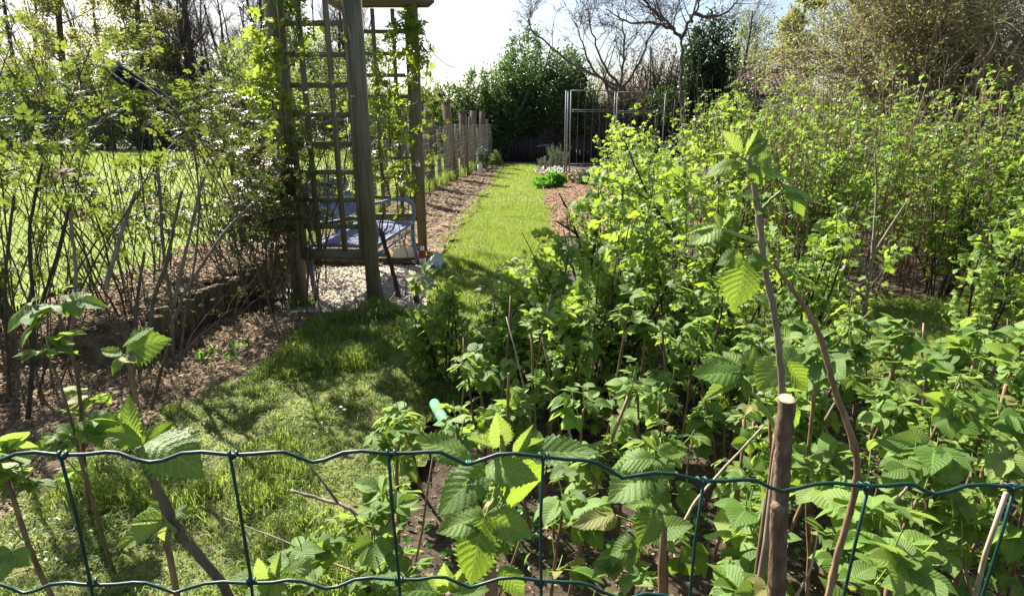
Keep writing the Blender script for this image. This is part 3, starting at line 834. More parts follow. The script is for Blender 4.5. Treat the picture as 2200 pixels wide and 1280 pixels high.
def tree(name, label, cat, base, seed, hgt, r0, levels, leaf=None, lmat=None, nleaf=0, lsize=0.1, bark=None, group=None,
         forks=1, spread=0.15, crown0=0.35, droop=0.0, trunkm=9, wob=0.06, zbase=None, lscatter=0.0, trunk_name='trunk', crown_name='crown', lean=(0, 0)):
    "levels: list of (children per branch, angle, length, radius ratio)"
    rng = rngf(seed); bark = bark or M['far_bark']
    z = float(H(base[0], base[1])) if zbase is None else zbase
    root = thing(name, label, cat, (base[0], base[1], z), group)
    st = np.tile([base[0], base[1], z - 0.1], (forks, 1)) + rng.normal(0, r0 * 0.6 * (forks > 1), (forks, 3)) * [1, 1, 0]
    a = rng.uniform(0, 6.28, forks) if forks > 1 else np.zeros(1)
    d = np.stack([np.cos(a) * spread + lean[0], np.sin(a) * spread + lean[1], np.ones(forks)], 1)
    P = polyl(st, d, hgt * rng.uniform(0.8, 1.05, forks), trunkm, wob, 0.04, rng)
    R = tap(r0, forks, trunkm, 0.25)
    g = Geo(); g.tubes(P, R, 7)
    part(trunk_name, g, bark, root, True)
    g = Geo()
    L = [(P, R)]
    for k, (per, ang, ln, rr) in enumerate(levels):
        Q, QR = side_shoots(P, R, per, crown0 if k == 0 else 0.2, 1.0, ang, ln, 0.45, rr, r0 * 0.02 + 0.002, 6 if k == 0 else 5, 0.1 + 0.04 * k, 0.05 - droop, rng, 0.3)
        g.tubes(Q, QR, 4 if k == 0 else 3)
        P, R = Q, QR
    part('branch', g, bark, root, True, kind='stuff')
    if nleaf:
        idx = rng.integers(0, len(P), nleaf)
        pos, T, _ = along(P, R, idx, rng.random(nleaf) ** 0.7)
        if lscatter: pos = pos + rng.normal(0, lscatter, pos.shape)
        g = Geo(); g.leaves(leaf or DI, pos, leaf_dirs(T, rng), jit_normals(nleaf, rng, 0.4), lsize * rng.uniform(0.5, 1.3, nleaf), rng.random(nleaf))
        part(crown_name, g, lmat, root, kind='stuff')
    return root

def mound(name, label, cat, base, size, seed, n, lsize, lmat, leaf=None, group=None, z0=None, nst=14, bark=None, lumps=9, twigs=60, hollow=0.55, taper=0.55):
    "a dense shrub: stems, twigs and leaves spread through lumpy shells"
    rng = rngf(seed)
    z = float(H(base[0], base[1])) if z0 is None else z0
    root = thing(name, label, cat, (base[0], base[1], z), group)
    sx, sy, sz = size
    C = np.stack([rng.uniform(-.62, .62, lumps) * sx, rng.uniform(-.6, .6, lumps) * sy, rng.uniform(0.2, 0.8, lumps) * sz], 1)
    C[:, 2] *= 1.08 - taper * (np.abs(C[:, 0]) / sx) ** 1.5
    rad = np.stack([rng.uniform(.26, .45, lumps) * sx, rng.uniform(.28, .45, lumps) * sy, rng.uniform(.2, .34, lumps) * sz], 1)
    k = rng.integers(0, lumps, n)
    u = nrm(rng.normal(0, 1, (n, 3)))
    q = (hollow + (1 - hollow) * rng.random(n) ** 0.6) * (1 + 0.16 * rng.normal(0, 1, n) * (rng.random(n) < 0.25))
    pos = C[k] + u * rad[k] * q[:, None]
    clump = vnoise(pos[:, 0] * 2.6 / sx * 3, (pos[:, 2] + pos[:, 1] * .7) * 2.6 / sz * 3)
    ok = (clump > 0.27) & (pos[:, 2] > 0.03)
    pos, u, k = pos[ok], u[ok], k[ok]
    pos = pos + np.array([base[0], base[1], z])
    m = len(pos)
    g = Geo(); D = nrm(u * 0.6 + rng.normal(0, .6, (m, 3)) + [0, 0, 0.1])
    g.leaves(leaf or DI, pos, D, nrm(u * .5 + rng.normal(0, .6, (m, 3)) + [0, 0, .4]), lsize * rng.uniform(.5, 1.3, m), np.clip(rng.random(m) * .75 + .25 * rng.random(lumps)[k], 0, 1))
    part('foliage', g, lmat, root, kind='stuff')
    st = np.tile([base[0], base[1], z], (nst, 1)) + rng.normal(0, 1, (nst, 3)) * [sx * .25, sy * .25, 0]
    tgt = C[rng.integers(0, lumps, nst)] + [base[0], base[1], z] - st
    P = polyl(st, tgt, np.linalg.norm(tgt, axis=1) * 1.2, 7, 0.1, 0.02, rng)
    R = tap(0.02 + 0.012 * sz, nst, 7, 0.3)
    g = Geo(); g.tubes(P, R, 5); part('stem', g, bark or M['far_bark'], root, True, kind='stuff')
    Q, QR = side_shoots(P, R, max(2, twigs // nst), 0.3, 1.0, 0.8, sz * .45, 0.3, 0.4, 0.004, 5, 0.14, 0.04, rng)
    g = Geo(); g.tubes(Q, QR, 3); part('twig', g, bark or M['far_bark'], root, True, kind='stuff')
    return root

def bark_tube(name, pts, radii, mat, parent, sides=7, cap=True, label=None, knots=0, seed=0, wob=1.0):
    rng = rngf(seed)
    pts = np.array(pts, float)
    t = np.linspace(0, 1, len(pts)); tt = np.linspace(0, 1, max(20, len(pts) * 6))
    P = np.stack([np.interp(tt, t, pts[:, k]) for k in range(3)], 1)
    for _ in range(4): P[1:-1] = (P[:-2] + P[1:-1] * 2 + P[2:]) / 4
    P[1:-1] += rng.normal(0, .12, P[1:-1].shape) * np.mean(radii) * wob
    R = np.interp(tt, t, radii) * (1 + rng.normal(0, 0.05, len(tt)) * wob)
    for _ in range(knots):
        R *= 1 + 0.16 * np.exp(-((tt - rng.random()) * len(tt) / 0.8) ** 2)
    g = Geo(); g.tubes(P, R[None], sides, cap)
    return part(name, g, mat, parent, True, label)

# ------------------------------------------------------------------ green wire fence in front
YF = 0.345
nx_ = np.array([-0.80, -0.182, -0.079, 0.0206, 0.1257, 0.234, 0.80]); nz_ = np.array([1.1210, 1.1226, 1.1233, 1.1210, 1.1030, 1.0990, 1.095])
root = thing('wire_fence', 'dark green plastic coated wire fence with square mesh crossing the foreground', 'wire fence', (0, YF, 0))
prof = np.array([(0, 0), (.14, .0006), (.25, .002), (.33, .0018), (.42, -.003), (.5, -.0062), (.58, -.004), (.7, .001), (.82, .0022), (.92, .001)])
rf = rngf(3)
NX = 0.0206 + 0.1035 * np.arange(-9, 10) + rf.normal(0, 0.0015, 19)
NX[7] = -0.182; NX[8] = -0.079; NX[9] = 0.0206; NX[10] = 0.1257; NX[11] = 0.234
for j in range(11):
    P = []
    for i in range(len(NX) - 1):
        w = NX[i + 1] - NX[i]
        for fx, fz in prof:
            x = NX[i] + w * fx
            P.append((x, YF + rf.normal(0, 0.0003), np.interp(x, nx_, nz_) - 0.1 * j + fz * rf.uniform(0.85, 1.15) + (0.003 * math.sin(x * 9 + j) if j else 0)))
    g = Geo(); g.tubes(np.array(P), 0.0012 if j else 0.00135, 8, True)
    part('wire', g, M['pvc'], root, True)
for i, x in enumerate(NX):
    zt = np.interp(x, nx_, nz_); z = np.linspace(zt + 0.001, 0.05, 24)
    P = np.stack([x + 0.0012 * np.sin(z * 31 + i) - 0.004 * (zt - z), YF - 0.0022 + 0 * z, z], 1)
    g = Geo(); g.tubes(P, 0.0011, 7, True)
    for j in range(11):
        zz = zt - 0.1 * j
        a = np.linspace(0, 2 * math.pi * 1.5, 11)
        g.tubes(np.stack([x - 0.004 * (zt - zz) + (a / 9.4 - .5) * 0.007, YF + np.cos(a) * 0.0025, zz + np.sin(a) * 0.0025], 1), 0.0011, 5)
    part('wire', g, M['pvc'], root, True)
for x in (NX[0] - 0.02, NX[-1] + 0.02):
    g = Geo(); g.tubes(np.array([(x, YF + .02, -.1), (x, YF + .02, .6), (x, YF + .02, 1.2)]), 0.02, 12, True)
    part('post', g, M['pvc'], root, True)

# ------------------------------------------------------------------ arbour
def post_box(g, x, y, z0, z1, w, d, tint=0.0): g.box((x, y, (z0 + z1) / 2), (w, d, z1 - z0), tint=tint)
YN, YR = 4.34, 6.15
AXN = (-1.60, -1.045); AXR = (-1.50, -0.935)
root = thing('garden_arbour', 'wooden trellis arbour with climbing roses standing over the blue bench', 'arbour', (-1.28, 5.2, 0))
for (X0, X1), Yp in ((AXN, YN), (AXR, YR)):
    for x in (X0, X1):
        g = Geo(); zb = -0.05
        post_box(g, x, Yp, zb, 2.42, 0.085, 0.085, 0.1)
        part('post', g, M['timber'], root)
    yb = Yp - 0.0
    for x in (X0 + 0.062, X1 - 0.062):
        g = Geo(); post_box(g, x, yb + 0.005, 0.40, 2.38, 0.036, 0.05, 0.0); part('stile', g, M['timber'], root)
    for k in (1, 2):
        x = X0 + (X1 - X0) * k / 3.0
        g = Geo(); post_box(g, x, yb - 0.022, 0.43, 2.36, 0.036, 0.018, 0.05 * k); part('batten', g, M['timber'], root)
    for k in range(1, 10):
        z = 0.41 + 0.195 * k
        g = Geo(); g.box(((X0 + X1) / 2, yb, z), (X1 - X0 - 0.165, 0.022, 0.034), tint=0.03 * k); part('batten', g, M['timber_x'], root)
    g = Geo(); g.box(((X0 + X1) / 2, yb, 0.40), (X1 - X0 - 0.09, 0.045, 0.075)); part('bottom_rail', g, M['timber_x'], root)
    # cross beam with angled ends
    for dy in (-0.065, 0.065):
        g = Geo(); L = 0.96; c = (X0 + X1) / 2
        v = []
        for y_ in (Yp + dy - 0.019, Yp + dy + 0.019):
            v += [(c - L / 2 + 0.06, y_, 2.385), (c + L / 2 - 0.06, y_, 2.385), (c + L / 2, y_, 2.43), (c + L / 2, y_, 2.50), (c - L / 2, y_, 2.50), (c - L / 2, y_, 2.43)]
        f6 = np.array([[0, 1, 2, 3, 4, 5][::1], [11, 10, 9, 8, 7, 6]])
        f4 = np.array([[(i + 1) % 6, i, i + 6, (i + 1) % 6 + 6] for i in range(6)])
        g.add(np.array(v), [f6, f4]); part('cross_beam', g, M['timber_x'], root)
for k in range(3):
    xa = AXN[0] + (AXN[1] - AXN[0]) * (k / 2.0)
    g = Geo(); g.box((xa + 0.05, 5.25, 2.55), (0.045, 2.5, 0.09)); part('rafter', g, M['timber'], root)
# side rails low along the back
g = Geo(); g.box(((AXN[0] + AXR[0]) / 2, 5.245, 2.34), (0.04, 1.7, 0.07)); part('side_rail', g, M['timber'], root)

# ------------------------------------------------------------------ bench
root = thing('garden_bench', 'blue grey metal mesh garden bench with curved arms under the arbour', 'bench', (-1.22, 5.0, 0))
BY0, BY1, BXF, BXB, BZ = 4.50, 5.62, -0.95, -1.46, 0.43
def flatbar(name, pts, w, t, mat, parent, horizontal='y'):
    P = np.array(pts, float); n = len(P)
    T = nrm(np.gradient(P, axis=0)); s = np.tile([0, 1.0, 0] if horizontal == 'y' else [1.0, 0, 0], (n, 1)); nn = np.cross(T, s)
    V = np.stack([P - s * w / 2 - nn * t / 2, P + s * w / 2 - nn * t / 2, P + s * w / 2 + nn * t / 2, P - s * w / 2 + nn * t / 2], 1).reshape(-1, 3)
    F = [(4 * j + k, 4 * j + (k + 1) % 4, 4 * j + 4 + (k + 1) % 4, 4 * j + 4 + k) for j in range(n - 1) for k in range(4)]
    F += [(3, 2, 1, 0), (4 * n - 4, 4 * n - 3, 4 * n - 2, 4 * n - 1)]
    g = Geo(); g.add(V, np.array(F)); return part(name, g, mat, parent, False)
def lattice(p0, ux, uy, nx, ny, wid, thick, bow=None):
    "strips crossing diagonally inside a rectangle p0 + ux*[0,1] + uy*[0,1]"
    g = Geo(); p0, ux, uy = map(lambda q: np.array(q, float), (p0, ux, uy)); nn = nrm(np.cross(ux, uy))
    lx, ly = np.linalg.norm(ux), np.linalg.norm(uy)
    def seg(a, b, off):
        m = 5; t = np.linspace(0, 1, m)[:, None]
        q = a * (1 - t) + b * t
        P = p0 + ux * q[:, :1] + uy * q[:, 1:]
        if bow: P = P + nn * bow(q[:, 0], q[:, 1])[:, None]
        g.tubes((P + nn * off)[None], wid, 4)
    for s, off in ((1, 0), (-1, thick)):
        step = 1.0 / nx; k = -1.0 * ly / lx
        c = -ly / lx if s == 1 else 0.0
        end = 1.0 if s == 1 else 1 + ly / lx
        while c < end:
            a = np.array([c, 0.0]); b = np.array([c + s * ly / lx, 1.0])
            lo, hi = (0.0, 1.0)
            dx = b[0] - a[0]
            t0, t1 = sorted(((0 - a[0]) / dx, (1 - a[0]) / dx))
            t0, t1 = max(t0, 0), min(t1, 1)
            if t1 - t0 > 0.03: seg(a + (b - a) * t0, a + (b - a) * t1, off)
            c += step
    return g
L = BY1 - BY0
g = lattice((BXB, BY0, BZ), (0, L, 0), (BXF - BXB, 0, 0), 46, 20, 0.0042, 0.001, lambda a, b: -0.018 * np.sin(b * math.pi))
st_ = part('seat', g, M['bluemetal'], root)
tw = 0.02
fr = np.array([(BXB, BY0, BZ), (BXF, BY0, BZ), (BXF, BY1, BZ), (BXB, BY1, BZ), (BXB, BY0, BZ)])
g = Geo()
for a, b in zip(fr[:-1], fr[1:]): g.tubes(np.array([a, (a + b) / 2, b]), 0.014, 8, True)
part('seat_frame', g, M['bluemetal'], root, True)
for k in (0, 1):
    yb0 = BY0 + 0.03 + k * (L / 2); yb1 = yb0 + L / 2 - 0.06
    g = lattice((BXB - 0.01, yb0, BZ + 0.1), (0, yb1 - yb0, 0), (-0.11, 0, 0.34), 24, 16, 0.0042, 0.001)
    part('backrest', g, M['bluemetal'], root)
    s = np.linspace(0, 1, 21)
    yy = yb0 + (yb1 - yb0) * s; zz = BZ + 0.42 + 0.08 * np.sin(math.pi * s)
    P = np.stack([BXB - 0.1 - 0.03 * np.sin(math.pi * s), yy, zz], 1)
    P = np.concatenate([[(BXB, yb0, BZ)], [(BXB - 0.04, yb0, BZ + .2)], P, [(BXB - 0.04, yb1, BZ + .2)], [(BXB, yb1, BZ)]])
    g = Geo(); g.tubes(P, 0.013, 8, True); part('back_frame', g, M['bluemetal'], root, True)
for y in (BY0 - 0.02, BY1 + 0.02):
    t = np.linspace(0, math.pi / 2, 8)
    pts = [(BXF + 0.03, y, -0.02), (BXF + 0.01, y, 0.15), (BXF - 0.01, y, 0.32), (BXF, y, 0.45), (BXF + 0.015, y, 0.52)]
    pts += [(BXF - 0.075 + 0.09 * math.cos(a), y, 0.56 + 0.085 * math.sin(a)) for a in t]
    pts += [(BXF - 0.18, y, 0.648), (BXF - 0.28, y, 0.62), (BXF - 0.38, y, 0.60), (BXB - 0.05, y, 0.62)]
    flatbar('armrest', pts, 0.038, 0.028, M['bluemetal'], root)
    flatbar('leg', [(BXB - 0.0, y, -0.02), (BXB - .01, y, 0.2), (BXB - .01, y, BZ)], 0.03, 0.026, M['bluemetal'], root)
flatbar('brace', [(BXF - .01, BY0, 0.36), (BXF - .01, BY1, 0.36)], 0.03, 0.01, M['bluemetal'], root, 'x')
root.rotation_euler = (0, 0, math.radians(-5)); root.location = (-1.26, 5.0, 0)

# ------------------------------------------------------------------ things beside the bench
def lathe(prof, axis_pt, direction, sides=20, squash=(1, 1), tint=0.0):
    "prof: list of (distance along, radius)"
    d = nrm(np.array(direction, float)); ref = np.array([0, 0, 1.0]) if abs(d[2]) < 0.9 else np.array([1.0, 0, 0])
    a = nrm(np.cross(d, ref)); b = np.cross(d, a)
    th = np.arange(sides) * 2 * math.pi / sides
    V = []
    for s, r_ in prof:
        V.append(np.array(axis_pt) + d * s + r_ * (np.cos(th)[:, None] * a * squash[0] + np.sin(th)[:, None] * b * squash[1]))
    V = np.concatenate(V); m = len(prof)
    F = np.array([(j * sides + k, j * sides + (k + 1) % sides, (j + 1) * sides + (k + 1) % sides, (j + 1) * sides + k) for j in range(m - 1) for k in range(sides)])
    return V, F
zg = float(H(-0.95, 5.75))
root = thing('plastic_canister', 'cream plastic canister lying on its side behind the bench leg', 'canister', (-1.05, 5.72, zg))
g = Geo(); V, F = lathe([(0, 0.0), (0.005, .04), (.02, .068), (.05, .078), (.14, .08), (.22, .078), (.25, .06), (.262, .03), (.265, .0)], (-1.17, 5.72, zg + .078), (1, 0.12, -0.02), 24, (1.0, 1.0)); g.add(V, F)
part('body', g, M['jug'], root, True)
g = Geo(); V, F = lathe([(0, 0.022), (.03, .024), (.04, .016), (.041, 0)], (-0.91, 5.75, zg + .075), (1, .12, -.02), 14); g.add(V, F); part('cap', g, M['blueplastic'], root, True)
g = Geo(); s = np.linspace(0, math.pi, 9)
g.tubes(np.stack([-1.10 + .06 * -np.cos(s), 5.72 + 0 * s, zg + .15 + .03 * np.sin(s)], 1), 0.008, 6, True); part('handle', g, M['jug'], root, True)
bx = atY(908, 560, 5.6); zg = float(H(bx[0], 5.6))
root = thing('plastic_bottle', 'small bottle with a red band and white cap standing beside the arbour post', 'bottle', (bx[0], 5.6, zg))
c0 = (bx[0], 5.6, zg)
g = Geo(); V, F = lathe([(0, 0), (0, .034), (.075, .035), (.076, .035)], c0, (0, 0, 1)); g.add(V, F); part('body', g, M['whiteplastic'], root, True)
g = Geo(); V, F = lathe([(.076, .0355), (.12, .0355), (.14, .024), (.15, .02)], c0, (0, 0, 1)); g.add(V, F); part('shoulder', g, M['redplastic'], root, True)
g = Geo(); V, F = lathe([(.15, .021), (.182, .021), (.185, .018), (.185, 0)], c0, (0, 0, 1)); g.add(V, F); part('cap', g, M['whiteplastic'], root, True)
bx = atY(893, 545, 5.72); zg = float(H(bx[0], 5.72))
root = thing('spray_bottle', 'dark blue spray bottle half hidden behind the red banded bottle', 'bottle', (bx[0], 5.75, zg))
g = Geo(); V, F = lathe([(0, 0), (0, .035), (.12, .036), (.15, .018), (.165, .016)], (bx[0], 5.75, zg), (0, 0, 1)); g.add(V, F); part('body', g, M['blueplastic'], root, True)
g = Geo(); g.box((bx[0] - .01, 5.75, zg + .18), (.06, .022, .03)); g.box((bx[0] + .012, 5.75, zg + .155), (.01, .015, .04)); part('trigger', g, M['blueplastic'], root)
bx = atY(942, 562, 5.45); zg = float(H(bx[0], 5.45))
root = thing('plastic_tub', 'white plastic tub tipped on its side in the grass edge', 'tub', (bx[0], 5.45, zg))
ax = nrm(np.array([-0.55, 0.5, -0.25]))
g = Geo(); V, F = lathe([(.004, 0), (.004, .048), (0, .052), (0.01, .055), (.07, .047), (.12, .04), (.122, 0)], (bx[0], 5.45, zg + .085), ax, 24, (1.0, 1.25)); g.add(V, F); part('body', g, M['whiteplastic'], root, True)
g = Geo(); V, F = lathe([(0, .052), (-.006, .06), (.006, .062), (.014, .056)], (bx[0], 5.45, zg + .085), ax, 24, (1.0, 1.25)); g.add(V, F); part('rim', g, M['whiteplastic'], root, True)
# crumpled dark mesh/netting bundle and little stone behind it
bx = ground_at(935, 585)
r = rngf(21)
P = polyl(np.tile([bx[0], bx[1], .03], (40, 1)) + r.normal(0, .05, (40, 3)) * [1, .7, .2], r.normal(0, 1, (40, 3)) * [1, 1, .3], np.full(40, .16), 7, .6, 0, r)
P[..., 2] = np.clip(P[..., 2], .01, .1)
g = Geo(); g.tubes(P, .0016, 3)
single('netting_bundle', g, M['blueplastic'], 'crumpled dark netting lying in front of the tipped white tub', 'netting', origin=(bx[0], bx[1], 0))

# pruned sapling leaning in the gravel, cut stump beside it
def p3(px, py, Y): return atY(px, py, Y)
b = ground_at(858, 640)
root = thing('pruned_sapling', 'dark leaning pruned sapling rooted in the gravel beside the arbour post', 'sapling', (b[0], b[1], 0))
Yb = b[1]
bark_tube('trunk', [(b[0], Yb, -.03), p3(845, 585, Yb), p3(828, 530, Yb - .02), p3(820, 505, Yb), p3(818, 498, Yb)], [.022, .017, .015, .02, .017], M['dark_bark'], root, 8, True, knots=2, seed=4)
for a in (((820, 505), (812, 490), (806, 478)), ((822, 503), (832, 488), (834, 472)), ((824, 505), (846, 492), (850, 470)), ((820, 500), (822, 470), (826, 450)), ((818, 500), (815, 482), (822, 462))):
    bark_tube('branch', [p3(x, y, Yb + 0.01 * i) for i, (x, y) in enumerate(a)], [.008, .006, .003], M['dark_bark'], root, 5)
bark_tube('branch', [p3(870, 640, Yb), p3(880, 560, Yb), p3(860, 500, Yb), p3(850, 455, Yb)], [.005, .004, .003, .002], M['dark_bark'], root, 5)
b = ground_at(895, 655)
root = thing('cut_stump', 'short black cut stump with one raspberry shoot at the gravel edge', 'stump', (b[0], b[1], 0))
bark_tube('trunk', [(b[0], b[1], -.03), p3(894, 630, b[1]), p3(893, 608, b[1] - .01)], [.024, .02, .018], M['dark_bark'], root, 9, True, seed=8)
bark_tube('stem', [p3(893, 610, b[1]), p3(895, 590, b[1]), p3(905, 580, b[1])], [.005, .004, .003], M['cane'], root, 5)
LP = [((905, 590), (880, 600)), ((905, 592), (860, 598)), ((915, 595), (935, 575)), ((905, 600), (925, 605)), ((900, 590), (925, 560)), ((895, 600), (890, 640))]
for i, (a, c) in enumerate(LP):
    A, Cc = p3(*a, b[1] - .02), p3(*c, b[1] - .06)
    leaf_objs('leaf', 'young_leaflet', RASP_FINE[i % 3], M['rasp_young'], root, A[None], (Cc - A)[None], np.array([[0, -.5, .8]]), [np.linalg.norm(Cc - A) * 1.0])

# ------------------------------------------------------------------ palisade edging
root = thing('log_edging', 'low palisade of short upright logs holding back the raised bed', 'edging', (-2.1, 4.6, 0))
r = rngf(5); y = 3.35
while y < 5.75:
    w = r.uniform(.055, .085)
    x = float(step_x(y)) + .045 + r.normal(0, .006); h = r.uniform(.2, .27)
    g = Geo(); g.tubes(np.array([(x, y, -.05), (x + r.normal(0, .004), y, h * .5), (x + r.normal(0, .006), y + r.normal(0, .004), h)]), np.array([[w / 2, w / 2 * 1.02, w / 2 * .95]]), 8, True, r.random())
    part('log', g, M['log'], root, False); y += w + .004
root = thing('timber_edging', 'weathered plank edging across the back of the gravel', 'edging', (-1.3, 5.68, 0))
g = Geo(); g.box((-1.35, 5.66, .03), (1.2, .035, .1), tint=.4); part('plank', g, M['log'], root)
root = thing('timber_edging', 'thin half buried board edging the near side of the gravel', 'edging', (-1.4, 4.1, 0))
g = Geo(); g.box((-1.4, 4.06, .01), (.55, .03, .05), tint=.3); part('plank', g, M['log'], root)

# ------------------------------------------------------------------ chain link fence
yA, yB = 1.4, 8.6
dv = nrm(np.array([0.118, 1.0])); Lf = (yB - yA) / dv[1]
root = thing('chain_link_fence', 'dull wire chain link fence behind the rose hedge', 'fence', (float(fence_x(5)), 5, .2))
r = rngf(6)
nw = int(Lf / .034); hgt = 1.15; rows = 24
sag = lambda s, z: (0.015 * math.sin(s * 2.1) + .01 * math.sin(s * 5 + z * 4))
for i in range(nw):
    s0 = i * .034
    k = np.arange(rows + 1); s = s0 + .034 * (k % 2) * (1 if i % 2 == 0 else -1) + (0 if i % 2 == 0 else .034)
    z = .2 + .03 + hgt * k / rows
    off = np.array([sag(a, b_) for a, b_ in zip(s, z)]) + (.0025 if i % 2 else -.0025)
    P = np.stack([fence_x(yA) + dv[0] * s + dv[1] * off, yA + dv[1] * s - dv[0] * off, z], 1)
    g = Geo(); g.tubes(P, .0027, 3); part('wire', g, M['link'], root)
for zz in (.26, .8, 1.37):
    s = np.linspace(0, Lf, 40)
    P = np.stack([fence_x(yA) + dv[0] * s + .008, yA + dv[1] * s, zz - .012 * np.sin(s * math.pi / 2.4) ** 2], 1)
    g = Geo(); g.tubes(P, .0018, 4); part('wire', g, M['link'], root)
for yy in (1.4, 3.2, 5.6, 8.5):
    x = float(fence_x(yy)) - .03
    g = Geo(); g.tubes(np.array([(x, yy, .1), (x, yy, .8), (x, yy, 1.45)]), .024, 10, True); part('post', g, M['galv'] if yy > 8 else M['link'], root, True)

# old sleepers with netting along the far run
root = thing('sleeper_fence', 'row of old upright sleepers hung with netting along the left of the path', 'fence', (float(fence_x(15)), 15, 0))
for (px, Y, top, w) in ((942, 12.6, 222, .17), (985, 14.6, 222, .2), (1012, 16.3, 240, .19), (1030, 17.6, 238, .18), (1047, 19.2, 240, .17), (905, 10.6, 235, .14)):
    x = float(fence_x(Y)) ; zt = atY(px, top, Y)[2]
    g = Geo(); g.box((x, Y, zt / 2), (w, .12, zt), R=np.array(Matrix.Rotation(r.normal(0, .03), 3, 'Y')), taper=.97, tint=r.random()); p_ = part('post', g, M['oldpost'], root)
    if Y in (14.6, 16.3):
        g = Geo(); g.box((x, Y, zt + .018), (w + .04, .17, .035)); part('cap', g, M['oldpost'], p_)
for Y in np.arange(9.3, 20.8, .62):
    x = float(fence_x(Y)) - .03; h = r.uniform(1.15, 1.55)
    g = Geo(); g.box((x, Y, h / 2), (.09, .035, h), tint=r.random(), taper=.9); part('paling', g, M['oldpost'], root)
g = Geo()
zs = np.arange(.08, 1.3, .085)
s = np.linspace(8.4, 20.6, 90)
for k, z in enumerate(zs):
    q = np.stack([fence_x(s) + .09 + .03 * np.sin(s * 3 + k), s, z + .03 * np.sin(s * 2.3 + k * 1.7) + r.normal(0, .01, len(s))], 1); g.tubes(q, .0026, 3)
n = 150; s = np.linspace(8.4, 20.6, n)
V = np.stack([np.stack([fence_x(s) + .09 + r.normal(0, .012, n), s + r.normal(0, .02, n), np.full(n, z)], 1) for z in np.linspace(0.05, 1.3, 8)], 1)
g.tubes(V, .0022, 3)
part('netting', g, M['net'], root, kind='stuff')

# ------------------------------------------------------------------ steel mesh panels
def panel(x0, x1, Y0, Y1, zb, zt, label):
    c = ((x0 + x1) / 2, (Y0 + Y1) / 2, 0)
    root = thing('mesh_panel', label, 'fence panel', c, 'galvanised mesh panels standing at the end of the path')
    A = np.array([x0, Y0, 0.]); B = np.array([x1, Y1, 0.]); up = np.array([0, 0, 1.])
    for q in (A, B):
        g = Geo(); g.tubes(np.array([q + up * -.02, q + up * 1, q + up * zt]), .015, 8, True); part('upright', g, M['galv'], root, True)
    for z in (zt, zt - .42, zt - .46, zb + .12, zb):
        g = Geo(); g.tubes(np.array([A + up * z, (A + B) / 2 + up * z, B + up * z]), .008 if z < zt else .012, 6, True); part('rail', g, M['galv'], root, True)
    n = max(3, int(np.linalg.norm(B - A) / .15))
    for i in range(1, n):
        q = A + (B - A) * i / n; g = Geo(); g.tubes(np.array([q + up * zb, q + up * (zt / 2), q + up * zt]), .0022, 4); part('bar', g, M['galv'], root)
xa = atY(1225, 280, 14.5)[0]; xb = atY(1318, 280, 14.6)[0]; xc = atY(1425, 280, 14.7)[0]; xd = atY(1530, 280, 14.8)[0]
panel(xa, xb, 14.5, 14.6, .28, 2.05, 'leftmost square mesh panel of the galvanised steel framing')
panel(xb + .06, xc, 14.6, 14.7, .28, 2.02, 'second galvanised mesh panel partly hidden by currant shoots')
panel(atY(1217, 280, 13.6)[0], atY(1219, 280, 14.4)[0], 13.9, 14.4, .1, 2.02, 'narrow mesh panel seen edge on at the corner by the path')

# ------------------------------------------------------------------ end of the garden: dark board fence, shed, plants by the path
root = thing('board_fence', 'low dark stained board fence closing the end of the path', 'fence', (2.2, 22.2, 0))
x = -1.2; r = rngf(31)
while x < 8.5:
    w = r.uniform(.11, .14); h = .8 + r.normal(0, .008)
    g = Geo(); g.box((x + w / 2, 22.2 + r.normal(0, .004), h / 2), (w, .022, h), tint=r.random()); part('board', g, M['darkboard'], root); x += w + .012
for z in (.2, .66):
    g = Geo(); g.box((3.65, 22.25, z), (9.8, .04, .07)); part('rail', g, M['darkboard'], root)
g = Geo(); g.box((3.65, 22.2, .82), (9.8, .08, .025)); part('cap', g, M['darkboard'], root)

# shed with tiled roof
SY = 29.0
xl, xr2 = atY(1530, 200, SY)[0], atY(1760, 200, SY)[0]
root = thing('garden_shed', 'shed with a weathered brown pantile roof behind the ivy', 'shed', ((xl + xr2) / 2, SY, 0))
g = Geo(); g.box(((xl + xr2) / 2, SY + 1.7, 1.25), (xr2 - xl - .3, 3.0, 2.5)); part('wall', g, M['render'], root)
ze, zr = 2.55, 3.75
rf_ = Geo()
nt = int((xr2 - xl) / .22)
for i in range(nt):
    for j in range(9):
        u0, u1 = j / 9.0, (j + 1.12) / 9.0
        a = np.linspace(-math.pi * .5, math.pi * .5, 4)
        xs_ = xl + .22 * i + .11 + .105 * np.sin(a); hz = .055 * np.cos(a)
        y0_, y1_ = SY + 1.7 * u0, SY + 1.7 * min(u1, 1.0)
        z0_, z1_ = ze + (zr - ze) * u0 + .025, ze + (zr - ze) * min(u1, 1.0)
        V = [(x_, y0_, z0_ + h_) for x_, h_ in zip(xs_, hz)] + [(x_, y1_, z1_ + h_) for x_, h_ in zip(xs_, hz)]
        rf_.add(np.array(V), np.array([(k, k + 1, k + 5, k + 4) for k in range(3)]), r.random())
tl = part('roof_tile', rf_, M['tile'], root, kind='stuff')
g = Geo(); g.add(np.array([(xl, SY, ze - .02), (xr2, SY, ze - .02), (xr2, SY + 1.7, zr - .02), (xl, SY + 1.7, zr - .02), (xl, SY + 3.4, ze - .02), (xr2, SY + 3.4, ze - .02)]), np.array([(0, 1, 2, 3), (3, 2, 5, 4)])); part('roof', g, M['darkboard'], root)
g = Geo(); g.tubes(np.array([(xl, SY + 1.7, zr + .03), ((xl + xr2) / 2, SY + 1.7, zr + .04), (xr2, SY + 1.7, zr + .03)]), .09, 8, True); part('ridge', g, M['tile'], root, True)

